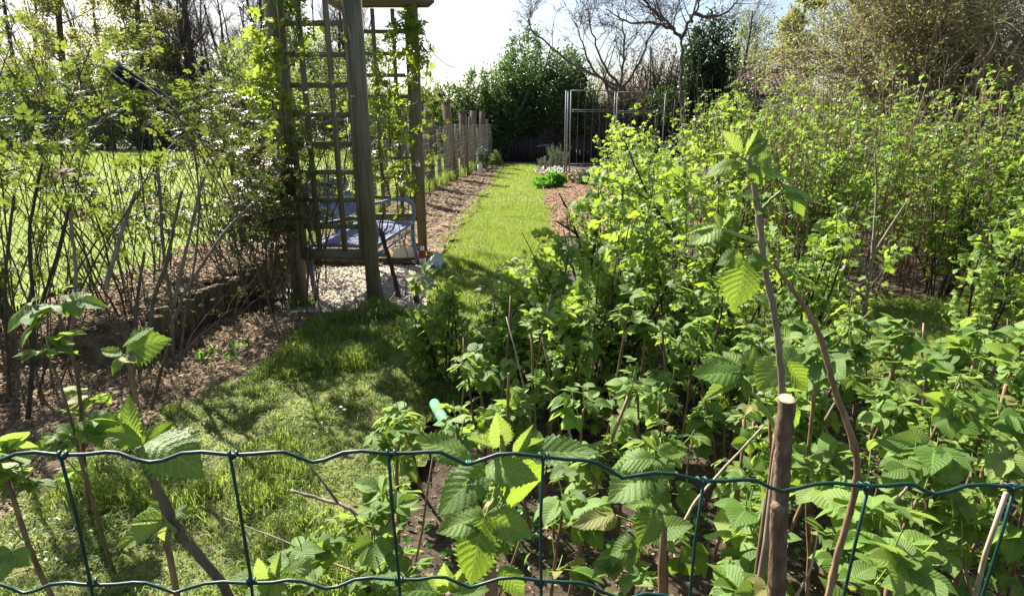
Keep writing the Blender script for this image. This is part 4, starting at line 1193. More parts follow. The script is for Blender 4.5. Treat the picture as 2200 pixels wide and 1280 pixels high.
# rosemary pair, white blossom, leafy herb clump, terracotta pot, feathery clump, rake handle
def spiky(name, label, cat, px0, pxb, Y, n, h, rad, mat, seed, group=None):
    b = ground_at(px0, pxb); b = np.array([atY(px0, pxb, Y)[0], Y, 0])
    rng = rngf(seed)
    root = thing(name, label, cat, (b[0], b[1], 0), group)
    P = stems_from((b[0], b[1]), n, h, .3, rng, 7, .05, .04, rad)
    g = Geo(); g.tubes(P, tap(.006, n, 7, .4), 4); part('stem', g, M['grey_bark'], root, True, kind='stuff')
    k = n * 60; idx = rng.integers(0, n, k); pos, T, _ = along(P, tap(.006, n, 7), idx, rng.uniform(.15, 1, k))
    g = Geo(); g.leaves(diamond(.09, 0.0), pos, nrm(T + perp(T, rng) * .8), jit_normals(k, rng, .4), .05 * rng.uniform(.6, 1.3, k), rng.random(k)); part('foliage', g, mat, root, kind='stuff')
spiky('rosemary_bush', 'smaller grey green rosemary bush left of the mesh panel', 'rosemary', 1170, 345, 17.5, 26, .42, .16, M['rosemary'], 41)
spiky('rosemary_bush', 'larger grey green rosemary bush against the mesh panel post', 'rosemary', 1198, 350, 17.6, 44, .72, .24, M['rosemary'], 42)
bx = atY(1190, 352, 15.9); root = thing('flower_clump', 'low clump of white flowers below the rosemary bushes', 'flowers', (bx[0], 15.9, 0)); r = rngf(43)
k = 260; p = np.stack([bx[0] + r.normal(0, .25, k), 15.9 + r.normal(0, .15, k), r.uniform(.08, .24, k)], 1)
g = Geo(); g.leaves(DI, p, nrm(r.normal(0, 1, (k, 3))), jit_normals(k, r, .6), .05, r.random(k)); part('blossom', g, M['petal'], root, kind='stuff')
g = Geo(); q = polyl(p * [1, 1, 0], np.tile([0, 0, 1.], (k, 1)), p[:, 2], 3, .03, 0, r); g.tubes(q, .002, 3); part('stem', g, M['green_stem'], root, kind='stuff')
def herb(px, py, Y, sx, sz, n, seed, label, mat='parsley', ls=.07):
    b = atY(px, py, Y)
    mound('herb_clump', label, 'plant', (b[0], Y), (sx, sx * .8, sz), seed, n, ls, M[mat], OV, nst=10, bark=M['green_stem'], twigs=20)
herb(1180, 400, 12.9, .42, .3, 2600, 44, 'bright green leafy herb clump spilling over the path edge')
herb(1255, 385, 13.4, .4, .34, 1800, 45, 'feathery grey green clump behind the mulch beside the panel', 'rosemary', .06)
herb(1060, 350, 19.5, .35, .5, 1500, 46, 'small yellow green shrub at the far left path edge', 'shrubfar', .06)
herb(1035, 360, 18.2, .3, .6, 1500, 47, 'grey green bushy plant at the foot of the last sleepers', 'rosemary', .06)
bx = atY(1232, 368, 14.1); g = Geo(); V, F = lathe([(0, 0), (0, .075), (.17, .1), (.17, .115), (.21, .115), (.21, .1), (.12, .085)], (bx[0], 14.1, 0), (0, 0, 1)); g.add(V, F)
root = thing('flower_pot', 'small terracotta pot standing behind the mesh panel', 'pot', (bx[0], 14.1, 0)); part('body', g, M['terracotta'], root, True)
bx = atY(1010, 318, 18.4); root = thing('white_sack', 'small pale sack leaning against the far sleepers', 'sack', (bx[0] + .15, 18.4, 0))
g = Geo(); V, F = lathe([(0, 0), (0.0, .08), (.06, .1), (.2, .09), (.28, .04), (.3, .05), (.3, 0)], (float(fence_x(17)) + .3, 17.0, 0), (0, 0, 1), 12, (1, .7)); V += r.normal(0, .008, V.shape); g.add(V, F); part('body', g, M['whiteplastic'], root, True)
root = thing('garden_tool', 'pale handled tool propped against the dark board fence', 'tool', (atY(1165, 318, 21.6)[0], 21.6, 0))
g = Geo(); a = atY(1153, 315, 21.4); c = atY(1182, 311, 21.6); g.tubes(np.array([a, (a + c) / 2, c]), .025, 6, True); part('handle', g, M['galv'], root, True)
g = Geo(); g.tubes(np.array([c, c * [1, 1, .5], c * [1, 1, 0]]), .012, 6, True); part('support', g, M['galv'], root, True)

# green plastic tube lying in the raspberry bed
A, B = atY(933, 866, 2.42), atY(985, 960, 1.98)
root = thing('plastic_tube', 'faded pale green plastic tube leaning among the raspberry canes', 'tube', (B[0], B[1], B[2]))
g = Geo(); d = B - A; V, F = lathe([(0, .017), (0, .022), (.25, .023), (.5, .024), (.75, .024), (.75, .019), (0, .0175)], A, d, 18); g.add(V, F); part('body', g, M['tube'], root, True)
g = Geo(); c = A + d / np.linalg.norm(d) * .36; V, F = lathe([(0, .0265), (.012, .0265)], c, d, 14); g.add(V, F); part('tie', g, M['dark_bark'], root, True)

# ------------------------------------------------------------------ hero canes by the green fence
_hc = [0]
FH = {'rasp': LF_HERO, 'rasp_young': LF_YOUNG}
def hero_leaf(root, a, ya, b, yb, nrmv=(0.1, -0.6, 0.8), mat='rasp', v=0, wide=1.0):
    A, B = atY(*a, ya), atY(*b, yb)
    D = (B - A); L = np.linalg.norm(D)
    _hc[0] += 1; v = v % 3 + 3 * (_hc[0] % 3) if mat == 'rasp' else v
    V, F, U = FH[mat][v % len(FH[mat])]
    V = V * np.array([wide, 1, wide])
    leaf_objs('leaf', f'{mat}_leaflet_{v}_{wide:.2f}', (V, F, U), M[mat], root, A[None], D[None], np.array([nrmv], float), [L])
def hero_stem(root, pts, radii, mat, name='stem', sides=8, seed=1, knots=0, cap=True):
    bark_tube(name, [atY(x, y, Y) for x, y, Y in pts], radii, M[mat], root, sides, cap, knots=knots, seed=seed)
def basez(px, py, Y):
    q = atY(px, py, Y); return (q[0], q[1], 0.0)

# A: big shoot in the middle
root = thing('raspberry_cane', 'large leaved raspberry shoot directly behind the middle of the green fence', 'raspberry cane', basez(1055, 1280, .62), 'raspberry canes at the fence')
q = atY(1055, 1270, .62)
bark_tube('stem', [(q[0] + .01, q[1] + .02, 0), (q[0] + .004, q[1] + .01, q[2] * .5), tuple(q), tuple(atY(1052, 1150, .62)), tuple(atY(1056, 1085, .62))], [.011, .0105, .0095, .009, .0075], M['cane'], root, 10, True, knots=3, seed=2)
hero_stem(root, [(1056, 1095, .62), (1068, 1060, .61), (1078, 1020, .61), (1082, 985, .60), (1078, 950, .60)], [.0055, .0052, .0045, .004, .003], 'green_stem', 'shoot')
for a, b, c in (((1070, 1050), (1050, 1010), (1030, 985)), ((1076, 1030), (1095, 1000), (1100, 985)), ((1066, 1066), (1050, 1090), (1042, 1112)), ((1080, 1000), (1070, 975), (1060, 968)), ((1078, 960), (1074, 940), (1072, 925))):
    hero_stem(root, [(*a, .61), (*b, .60), (*c, .595)], [.0022, .0018, .0014], 'green_stem', 'petiole', 6)
hero_leaf(root, (1005, 985), .60, (893, 935), .60, (0.2, -.45, .9), 'rasp', 0, 1.0)
hero_leaf(root, (1050, 1005), .60, (935, 1088), .56, (-.4, -.75, .6), 'rasp', 1, .95)
hero_leaf(root, (1075, 958), .60, (1062, 872), .58, (.2, -1, .2), 'rasp_young', 0, 1.2)
hero_leaf(root, (1062, 962), .60, (995, 945), .58, (0, -.5, .9), 'rasp_young', 0, 1.0)
hero_leaf(root, (1130, 975), .61, (1285, 957), .60, (-.1, -.35, .95), 'rasp', 2, .85)
hero_leaf(root, (1042, 1000), .58, (1150, 1030), .55, (.05, -.7, .8), 'rasp', 0, .9)
hero_leaf(root, (1110, 975), .61, (1140, 922), .60, (-.2, -1, .2), 'rasp_young', 1, 1.2)
hero_leaf(root, (1100, 980), .62, (1175, 940), .62, (.1, -.8, .5), 'rasp_young', 0, 1.2)
hero_leaf(root, (1085, 995), .60, (1175, 1090), .64, (.3, -.8, .3), 'rasp', 1, .9)
hero_leaf(root, (1040, 1108), .59, (937, 1140), .56, (-.1, -.6, .8), 'rasp', 0, 1.0)
hero_leaf(root, (1042, 1108), .59, (1145, 1148), .57, (.25, -.8, .6), 'rasp', 2, 1.1)
hero_leaf(root, (1040, 1112), .58, (998, 1262), .54, (-.1, -.95, .3), 'rasp', 1, .95)
hero_leaf(root, (1060, 1040), .60, (1000, 1030), .58, (0, -.5, .9), 'rasp_young', 1, 1.0)
hero_leaf(root, (1075, 1215), .66, (1125, 1285), .64, (.2, -.8, .5), 'rasp', 0, 1.0)
hero_leaf(root, (1072, 1235), .66, (1010, 1275), .64, (-.2, -.7, .6), 'rasp', 2, 1.0)

# A2: yellowish tip at the bottom edge
root = thing('raspberry_cane', 'short yellow green raspberry shoot rising at the bottom edge left of the big shoot', 'raspberry cane', basez(960, 1280, .6), 'raspberry canes at the fence')
q = atY(965, 1275, .6); bark_tube('stem', [(q[0] + .01, q[1] + .02, 0), (q[0], q[1], q[2] * .5), tuple(q)], [.008, .007, .005], M['cane'], root, 8, True, seed=5)
hero_leaf(root, (965, 1270), .6, (955, 1195), .59, (0, -1, .3), 'rasp_young', 0, 1.2)
hero_leaf(root, (965, 1270), .6, (1005, 1215), .6, (.1, -.9, .4), 'rasp_young', 1, 1.1)
hero_leaf(root, (960, 1272), .6, (915, 1225), .6, (-.1, -.8, .6), 'rasp_young', 0, 1.0)
hero_leaf(root, (955, 1275), .6, (845, 1262), .58, (-.1, -.5, .9), 'rasp', 0, .9)
hero_leaf(root, (970, 1275), .6, (1050, 1262), .6, (.1, -.5, .9), 'rasp', 2, .9)

# F: bottom left shoot
root = thing('raspberry_cane', 'low raspberry shoot at the bottom edge between the two left fence wires', 'raspberry cane', basez(590, 1290, .62), 'raspberry canes at the fence')
q = atY(592, 1285, .62); bark_tube('stem', [(q[0], q[1] + .02, 0), (q[0], q[1], q[2] * .5), tuple(q), tuple(atY(588, 1250, .62))], [.008, .007, .005, .003], M['cane'], root, 8, True, seed=6)
hero_leaf(root, (585, 1245), .62, (500, 1232), .60, (-.1, -.5, .9), 'rasp', 2, 1.0)
hero_leaf(root, (585, 1245), .62, (558, 1185), .61, (0, -1, .3), 'rasp_young', 0, 1.3)
hero_leaf(root, (588, 1245), .62, (598, 1192), .62, (.1, -1, .3), 'rasp_young', 1, 1.15)
hero_leaf(root, (600, 1240), .62, (682, 1207), .62, (.2, -.6, .8), 'rasp', 0, .8)
hero_leaf(root, (598, 1245), .62, (655, 1245), .60, (.1, -.6, .8), 'rasp_young', 1, 1.0)
hero_leaf(root, (590, 1252), .61, (600, 1300), .58, (0, -.8, .6), 'rasp', 1, 1.0)
hero_leaf(root, (580, 1250), .61, (520, 1285), .58, (-.2, -.7, .7), 'rasp', 0, 1.0)

# E: leaning cane on the left
root = thing('raspberry_cane', 'thick leaning brown cane with a few leaves crossing the left of the fence', 'raspberry cane', basez(520, 1280, .52), 'raspberry canes at the fence')
q = atY(500, 1285, .56)
bark_tube('stem', [(q[0] + .15, q[1] + .03, 0), (q[0] + .07, q[1] + .01, q[2] * .55), tuple(q), tuple(atY(445, 1210, .56)), tuple(atY(390, 1150, .56)), tuple(atY(345, 1065, .56)), tuple(atY(312, 1000, .56)), tuple(atY(296, 960, .57))], [.0075, .007, .0056, .0052, .0055, .0045, .0042, .003], M['hedge_bark'], root, 10, True, knots=4, seed=3)
hero_stem(root, [(385, 1145, .56), (365, 1130, .55), (350, 1120, .55)], [.003, .0026, .002], 'green_stem', 'petiole', 6)
hero_leaf(root, (318, 945), .57, (420, 985), .54, (.3, -.5, .9), 'rasp', 1, 1.15)
hero_leaf(root, (310, 950), .57, (232, 915), .56, (-.2, -.5, .8), 'rasp', 0, 1.2)
hero_leaf(root, (300, 945), .57, (252, 860), .57, (-.4, -.6, .5), 'rasp', 2, 1.1)
hero_leaf(root, (312, 950), .58, (372, 905), .60, (.2, -.7, .7), 'rasp', 0, .9)
hero_leaf(root, (355, 1118), .55, (240, 1172), .53, (-.2, -.6, .8), 'rasp', 2, .8)
hero_leaf(root, (355, 1118), .55, (268, 1115), .55, (0, -.4, 1), 'rasp_young', 1, 1.15)
hero_leaf(root, (352, 1112), .56, (320, 1075), .57, (-.3, -.5, .8), 'rasp', 0, 1.2)
hero_leaf(root, (368, 1108), .56, (410, 1090), .56, (.3, -.5, .8), 'rasp', 1, .9)
hero_leaf(root, (370, 1140), .56, (412, 1160), .56, (.2, -.8, .5), 'rasp_young', 0, 1.3)
hero_leaf(root, (360, 1130), .55, (345, 1170), .55, (-.1, -.9, .4), 'rasp_young', 1, 1.2)
# more canes further left with a big pale leaf
root = thing('raspberry_cane', 'cane with a large pale backlit leaf above the left end of the green fence', 'raspberry cane', basez(285, 900, .95), 'raspberry canes at the fence')
q = atY(292, 860, 1.0)
bark_tube('stem', [(q[0], q[1], 0), (q[0] + .01, q[1], q[2] * .5), tuple(q), tuple(atY(282, 800, 1.0)), tuple(atY(268, 762, 1.0))], [.007, .0065, .005, .004, .003], M['cane'], root, 8, True, seed=7)
hero_leaf(root, (268, 760), 1.0, (338, 722), 1.0, (-.3, -.8, .5), 'rasp', 1, 1.4)
hero_leaf(root, (262, 745), 1.0, (325, 700), 1.02, (-.1, -.3, .9), 'rasp', 0, .7)
hero_leaf(root, (265, 765), 1.0, (300, 785), .97, (0, -.5, .8), 'rasp_young', 0, 1.2)
hero_leaf(root, (262, 765), 1.0, (215, 745), 1.0, (-.2, -.4, .9), 'rasp', 2, 1.0)
hero_leaf(root, (265, 770), 1.0, (230, 800), .98, (-.2, -.7, .6), 'rasp', 1, 1.0)

# B: shoot right of centre
root = thing('raspberry_cane', 'fresh raspberry shoot right of centre rising through the green fence mesh', 'raspberry cane', basez(1410, 1250, .8), 'raspberry canes at the fence')
q = atY(1425, 1130, .8); bark_tube('stem', [(q[0] + .03, q[1], 0), (q[0] + .02, q[1], q[2] * .5), tuple(q)], [.008, .0075, .0068], M['cane'], root, 8, True, knots=2, seed=9)
hero_stem(root, [(1425, 1132, .8), (1415, 1090, .8), (1412, 1040, .79), (1410, 990, .79), (1408, 965, .79)], [.0045, .0042, .0038, .0032, .002], 'green_stem', 'shoot')
for a in (((1405, 1000), .79, (1305, 1075), .75, (-.3, -.7, .7), 'rasp', 0, 1.1), ((1402, 1000), .79, (1410, 1068), .74, (0, -.8, .6), 'rasp', 1, 1.0), ((1405, 985), .79, (1312, 988), .8, (-.1, -.4, .9), 'rasp', 2, 1.1),
          ((1412, 985), .79, (1448, 1012), .76, (.2, -.7, .5), 'rasp', 1, 1.3), ((1412, 970), .79, (1480, 968), .8, (.1, -.4, .9), 'rasp', 2, .9), ((1408, 965), .79, (1375, 935), .8, (-.1, -.7, .7), 'rasp_young', 0, 1.2),
          ((1410, 962), .79, (1405, 922), .8, (.1, -1, .3), 'rasp_young', 1, 1.2), ((1412, 1085), .78, (1345, 1075), .77, (0, -.4, 1), 'rasp', 0, 1.0), ((1405, 1092), .77, (1380, 1160), .72, (-.1, -.9, .4), 'rasp', 1, 1.1),
          ((1412, 1090), .78, (1455, 1100), .77, (.2, -.6, .7), 'rasp', 2, 1.1), ((1320, 1105), .76, (1228, 1123), .74, (-.1, -.4, .9), 'rasp', 2, .8), ((1322, 1108), .76, (1272, 1092), .77, (-.1, -.4, .9), 'rasp_young', 0, .8),
          ((1325, 1108), .76, (1280, 1135), .75, (-.2, -.6, .7), 'rasp', 0, 1.1), ((1370, 1165), .75, (1312, 1185), .74, (-.2, -.6, .7), 'rasp', 1, 1.1), ((1368, 1165), .75, (1335, 1215), .73, (0, -.8, .5), 'rasp', 0, 1.1), ((1370, 1168), .75, (1395, 1190), .74, (.2, -.7, .5), 'rasp_young', 1, 1.1)):
    hero_leaf(root, a[0], a[1], a[2], a[3], *a[4:])
hero_stem(root, [(1412, 1085, .78), (1370, 1125, .77), (1325, 1107, .76)], [.002, .0017, .0014], 'green_stem', 'petiole', 6)

# thick cut stake
root = thing('sawn_sapling', 'thick brown sawn off stem with a pale cut top standing right behind the green fence', 'sapling', basez(1680, 1280, .66))
q = atY(1668, 1285, .68)
pts = [(q[0] - .03, q[1] + .02, 0), (q[0] - .012, q[1] + .01, q[2] * .5), tuple(q), tuple(atY(1672, 1180, .68)), tuple(atY(1674, 1100, .68)), tuple(atY(1676, 1075, .68)), tuple(atY(1681, 1000, .68)), tuple(atY(1684, 930, .68)), tuple(atY(1692, 858, .68))]
bark_tube('stem', pts, [.0145, .014, .0122, .0112, .0112, .0102, .0105, .0103, .0104], M['stake'], root, 20, False, knots=1, seed=12, wob=.3)
A = np.array(pts[-1]); B = np.array(pts[-2])
g = Geo(); V, F = lathe([(0, .0104), (.0006, .0098), (.0012, .005), (.001, 0)], A, nrm(A - B) + np.array([.05, -.35, 0]), 20); g.add(V, F); part('cut_top', g, M['cut'], root, True)
g = Geo(); q2 = atY(1666, 1088, .672); V, F = lathe([(-.012, .009), (-.002, .0085), (.003, .006), (.005, .003), (.0052, 0)], q2, (-.8, -.4, .35), 12); g.add(V, F); part('knot', g, M['stake'], root, True)

# D: tall pale cane with leaves at its top
root = thing('raspberry_cane', 'tall pale cane topped with bright leaves rising above the sawn off stem', 'raspberry cane', basez(1680, 900, .74), 'raspberry canes at the fence')
q = atY(1682, 900, .74)
bark_tube('stem', [(q[0] - .01, q[1], 0), (q[0], q[1], q[2] * .55), tuple(q), tuple(atY(1678, 800, .74)), tuple(atY(1668, 700, .74)), tuple(atY(1655, 630, .74)), tuple(atY(1640, 560, .74)), tuple(atY(1632, 480, .75)), tuple(atY(1620, 400, .75)), tuple(atY(1608, 340, .75))], [.006, .0058, .005, .0044, .0042, .0042, .004, .0042, .0038, .003], M['pale_twig'], root, 10, True, knots=4, seed=13)
D_ = [((1588, 335), .75, (1545, 283), .75, (-.2, -.8, .6), 'rasp_young', 0, 1.4), ((1590, 340), .75, (1530, 318), .75, (0, -.4, 1), 'rasp_young', 1, 1.3), ((1595, 350), .75, (1510, 368), .74, (-.2, -.5, .9), 'rasp', 2, .85),
      ((1600, 335), .75, (1640, 272), .76, (.3, -.8, .5), 'rasp_young', 1, 1.2), ((1605, 340), .75, (1650, 300), .76, (.3, -.5, .8), 'rasp_young', 0, 1.1), ((1612, 355), .76, (1662, 330), .78, (.3, -.5, .8), 'rasp', 0, .9),
      ((1615, 365), .75, (1720, 375), .77, (.1, -.4, 1), 'rasp', 2, .8), ((1605, 360), .74, (1650, 390), .73, (.1, -.8, .5), 'rasp', 1, 1.1), ((1600, 360), .74, (1560, 370), .73, (-.2, -.7, .6), 'rasp_young', 0, 1.4),
      ((1680, 405), .74, (1785, 436), .74, (.1, -.4, .9), 'rasp', 2, .6), ((1690, 412), .74, (1735, 455), .72, (.2, -.8, .4), 'rasp', 1, 1.0), ((1640, 430), .75, (1582, 415), .75, (-.1, -.4, .9), 'rasp', 0, .8), ((1640, 438), .75, (1675, 458), .74, (.1, -.4, .9), 'rasp_young', 0, .9),
      ((1622, 462), .74, (1672, 450), .74, (.1, -.4, .9), 'rasp_young', 1, .8), ((1552, 492), .73, (1478, 520), .72, (-.2, -.5, .8), 'rasp', 0, 1.2), ((1548, 490), .74, (1470, 492), .74, (0, -.3, 1), 'rasp_young', 1, .9),
      ((1550, 490), .73, (1535, 458), .74, (-.1, -.9, .4), 'rasp_young', 0, 1.2), ((1552, 488), .73, (1578, 462), .74, (.2, -.8, .4), 'rasp_young', 1, 1.1), ((1600, 558), .72, (1585, 655), .69, (-.05, -.95, .4), 'rasp', 1, 1.25),
      ((1605, 552), .72, (1655, 572), .71, (.2, -.7, .6), 'rasp', 0, 1.3), ((1598, 552), .72, (1545, 555), .71, (-.2, -.7, .6), 'rasp', 2, 1.3), ((1625, 640), .75, (1680, 660), .75, (.1, -.5, .8), 'rasp', 1, .9),
      ((1632, 570), .74, (1595, 600), .75, (0, -.6, .8), 'rasp_young', 1, 1.0)]
for a in D_: hero_leaf(root, a[0], a[1], a[2], a[3], *a[4:])
for a in (((1634, 520, .75), (1585, 505, .74), (1552, 490, .73)), ((1638, 450, .75), (1660, 425, .745), (1685, 405, .74)), ((1638, 562, .745), (1618, 555, .73), (1602, 553, .72)), ((1610, 350, .75), (1600, 343, .75), (1590, 337, .75))):
    hero_stem(root, list(a), [.0026, .002, .0015], 'green_stem', 'petiole', 6)

# dark arching cane to the right of it
root = thing('raspberry_cane', 'dark bare cane arching from the tall pale cane down to the right fence cells', 'raspberry cane', basez(1780, 1280, .8), 'raspberry canes at the fence')
q = atY(1778, 1285, .78)
bark_tube('stem', [(q[0] - .05, q[1], 0), (q[0] - .03, q[1], q[2] * .5), tuple(q), tuple(atY(1800, 1190, .78)), tuple(atY(1832, 1080, .78)), tuple(atY(1845, 1000, .78)), tuple(atY(1828, 930, .78)), tuple(atY(1790, 830, .78)), tuple(atY(1770, 740, .79)), tuple(atY(1725, 650, .79)), tuple(atY(1660, 565, .79))], [.006, .006, .0052, .005, .0048, .0048, .0046, .0042, .004, .0034, .002], M['cane'], root, 9, True, knots=5, seed=14)
# C: leaf shoot left of the stake
root = thing('raspberry_cane', 'pale green raspberry shoot bending left from behind the sawn off stem', 'raspberry cane', basez(1660, 900, .82), 'raspberry canes at the fence')
q = atY(1668, 925, .84); bark_tube('stem', [(q[0], q[1], 0), (q[0], q[1], q[2] * .5), tuple(q)], [.006, .0055, .004], M['cane'], root, 8, True, seed=15)
hero_stem(root, [(1668, 925, .84), (1645, 880, .83), (1615, 840, .82), (1592, 805, .81)], [.0036, .0032, .0028, .002], 'green_stem', 'shoot')
for a in (((1595, 805), .81, (1490, 800), .79, (-.1, -.5, .9), 'rasp', 0, 1.0), ((1590, 800), .81, (1508, 765), .83, (-.2, -.3, .9), 'rasp', 2, 1.0), ((1595, 812), .81, (1512, 850), .78, (-.2, -.6, .8), 'rasp_young', 1, 1.0),
          ((1598, 815), .81, (1600, 865), .78, (0, -.9, .4), 'rasp_young', 0, 1.3), ((1595, 800), .82, (1560, 745), .85, (-.1, -.5, .8), 'rasp', 1, 1.0), ((1600, 800), .82, (1630, 745), .84, (.2, -.6, .8), 'rasp', 0, 1.0),
          ((1680, 770), .8, (1640, 830), .77, (-.2, -.8, .5), 'rasp', 1, 1.2), ((1690, 775), .8, (1745, 840), .78, (.2, -.8, .5), 'rasp', 2, 1.2), ((1685, 800), .81, (1720, 745), .84, (.2, -.5, .8), 'rasp', 0, 1.2), ((1680, 880), .83, (1735, 905), .83, (.3, -.8, .5), 'rasp', 1, 1.2)):
    hero_leaf(root, a[0], a[1], a[2], a[3], *a[4:])

# fallen cut branches in the left foreground
def twig_thing(label, pts, r0, seed, mat='grey_bark', sides=()):
    root = thing('cut_branch', label, 'branch', basez(*pts[0]))
    P = [atY(*p) for p in pts]
    bark_tube('stem', P, np.linspace(r0, r0 * .5, len(P)), M[mat], root, 7, True, knots=4, seed=seed)
    for sd in sides:
        bark_tube('twig', [atY(*p) for p in sd], np.linspace(r0 * .6, r0 * .25, len(sd)), M[mat], root, 5, seed=seed + 1)
twig_thing('grey dead branch slanting from mid grass to the bottom of the fence', [(925, 1260, 1.15), (840, 1175, 1.2), (745, 1085, 1.25), (700, 1075, 1.28), (625, 1053, 1.3)], .0065, 51, 'grey_bark', [[(725, 1078, 1.26), (690, 1030, 1.28), (640, 965, 1.33)]])
twig_thing('thin dry twig lying across the grass at the bottom of the picture', [(840, 1255, 1.25), (740, 1220, 1.3), (620, 1165, 1.38), (480, 1112, 1.45)], .0035, 52, 'grey_bark', [[(520, 1130, 1.42), (535, 1155, 1.4), (545, 1180, 1.38)]])
twig_thing('pale dead cane leaning through the right hand fence cell', [(1840, 1200, 1.0), (1880, 1130, 1.0), (1950, 1045, 1.02)], .005, 53, 'grey_bark')
twig_thing('pale thin cane leaning left behind the second mesh cell from the right', [(1440, 1180, 1.1), (1490, 1080, 1.15), (1560, 1000, 1.2), (1640, 915, 1.25)], .004, 54, 'pale_twig')
twig_thing('thin pale twig slanting at the bottom behind the sawn off stem', [(1710, 1280, .95), (1740, 1230, .95), (1757, 1150, .97)], .003, 55, 'pale_twig')
twig_thing('dark broken cane sticking up left of the currant bushes', [(1120, 700, 3.1), (1098, 665, 3.1), (1075, 630, 3.12)], .009, 56, 'dark_bark')

# ------------------------------------------------------------------ raspberry bed canes
r = rngf(101)
def rasp_cane(x, y, h, seed, label, lean=0.12, nsh=4, ls=.1, mat='rasp', fine=True, nmax=16, group='raspberry canes in the crowded bed', low=False):
    rng = rngf(seed)
    root = thing('raspberry_cane', label, 'raspberry cane', (x, y, float(H(x, y))), group)
    a = rng.uniform(0, 6.28)
    P = polyl(np.array([[x, y, float(H(x, y)) - .02]]), np.array([[math.cos(a) * lean, math.sin(a) * lean, 1.0]]), np.array([h]), 8, .04, .02, rng)
    R = tap(.0058 * rng.uniform(.75, 1.25), 1, 8, .75)
    g = Geo(); g.tubes(P, R, 7, True, rng.random()); part('stem', g, M['cane'], root, True)
    Q, QR = side_shoots(P, R, nsh, .45, 1.0, .75, .13, .2, .45, .0018, 5, .12, .12, rng, .6)
    Q[0] = polyl(P[:, -1] - [0, 0, .01], np.array([[.2 * math.cos(a), .2 * math.sin(a), 1.]]), np.array([.09]), 5, .1, .1, rng)[0]
    for i_ in range(len(Q)):
        g = Geo(); g.tubes(Q[i_:i_ + 1], QR[i_:i_ + 1], 5); part('shoot', g, M['green_stem'], root, True)
    n = nmax; idx = rng.integers(0, len(Q), n); t = rng.uniform(.15, 1, n)
    pos, T, _ = along(Q, QR, idx, t)
    D = leaf_dirs(T, rng, 1.0, .2); N = jit_normals(n, rng, .72)
    young = t > .85
    S = ls * rng.uniform(.65, 1.25, n) * np.where(young, .6, 1)
    fam = RASP_FINE if fine else RASP_MID
    k = rng.integers(0, len(fam), n)
    for j in range(len(fam)):
        for yy, mm in ((False, mat), (True, 'rasp_young')):
            s_ = (k == j) & (young == yy)
            if s_.any(): leaf_objs('leaf', f'rasp_{fine}_{j}', fam[j], M[mm], root, pos[s_], D[s_], N[s_], S[s_])
spots = []
tries = 0
while len(spots) < 120 and tries < 6000:
    tries += 1
    x, y = r.uniform(-.42, 2.6), r.uniform(.78, 2.75)
    if x < -.35 + .12 * (y - 1): continue
    if x < .15 and y > 2.2: continue
    if x > .9 * y + .35: continue
    if y > 2.25 and x > .2: continue
    if y > .9 and -.2 < x / (.96 * y + .37) < -.065: continue
    dens = .5 if x < .55 * y * 1.0 else 1.0
    md = .13 if x > .35 * y + .1 else .18
    if all((x - a) ** 2 + (y - b) ** 2 > md * md for a, b in spots): spots.append((x, y))
for i, (x, y) in enumerate(spots):
    right = x > .33 * y
    h = (.62 if not right else .74) + r.uniform(-.18, .16)
    h = min(h, 1.33 - .37 * y + r.uniform(-.08, .04)) if right and y > 1.25 else h
    h = max(h, .34)
    if y < 1.1: h = min(h, .66)
    if x < .05: h = min(h, .5)
    lab = 'leafy raspberry cane in the dense stand at the right behind the green fence' if right else 'raspberry cane among bare brown stems in the middle of the bed'
    rasp_cane(x, y, h, 1000 + i, lab, nsh=6 if right else 5, ls=r.uniform(.075, .108) if y < 1.25 else r.uniform(.06, .088), fine=y < 1.9, nmax=(25 if right else 18) if y < 1.2 else (36 if right else 26), group='raspberry canes of the right hand stand' if right else 'raspberry canes in the middle of the bed')
for i, (x, y, h, w_) in enumerate(((-.3, 1.28, .46, 'nearest the lawn, in front of the green tube'), (-.37, 1.62, .42, 'at the lawn edge just left of the green tube foot'), (-.24, 1.02, .42, 'beside the dead branch at the lawn corner'), (-.34, 1.95, .34, 'low one tucked behind the lawn corner'))):
    rasp_cane(x, y, h, 1300 + i, 'short leafy raspberry cane ' + w_, ls=.085, nmax=20, nsh=5, group='raspberry canes at the lawn corner')
# canes on the left below the pruned rose (mostly bare)
for i, (x, y) in enumerate([(-1.02, 1.15), (-1.2, 1.5), (-1.45, 1.75), (-1.35, 1.2)]):
    rasp_cane(x, y, .62 + .08 * (i % 3), 1200 + i, 'leafy raspberry cane at the left edge beside the brown bed', ls=.11, nmax=18, nsh=5, group='raspberry canes at the left edge')
g = Geo(); k_ = 5200
x = r.uniform(-.45, 3.2, k_); y = r.uniform(.6, 4.4, k_); ok = (vnoise(x * 3, y * 3) > .52) & ((x > .1) | (y < 2.6)); x, y = x[ok], y[ok]
p = np.stack([x, y, H(x, y) + r.uniform(.01, .06, len(x))], 1)
g.leaves(OV, p, nrm(r.normal(0, 1, (len(x), 3)) * [1, 1, .4]), jit_normals(len(x), r, .7), r.uniform(.015, .045, len(x)), r.random(len(x)))
setting('weeds', g, M['parsley'], 'stuff', 'small weeds sprouting on the bare earth between the canes', 'weeds', False)
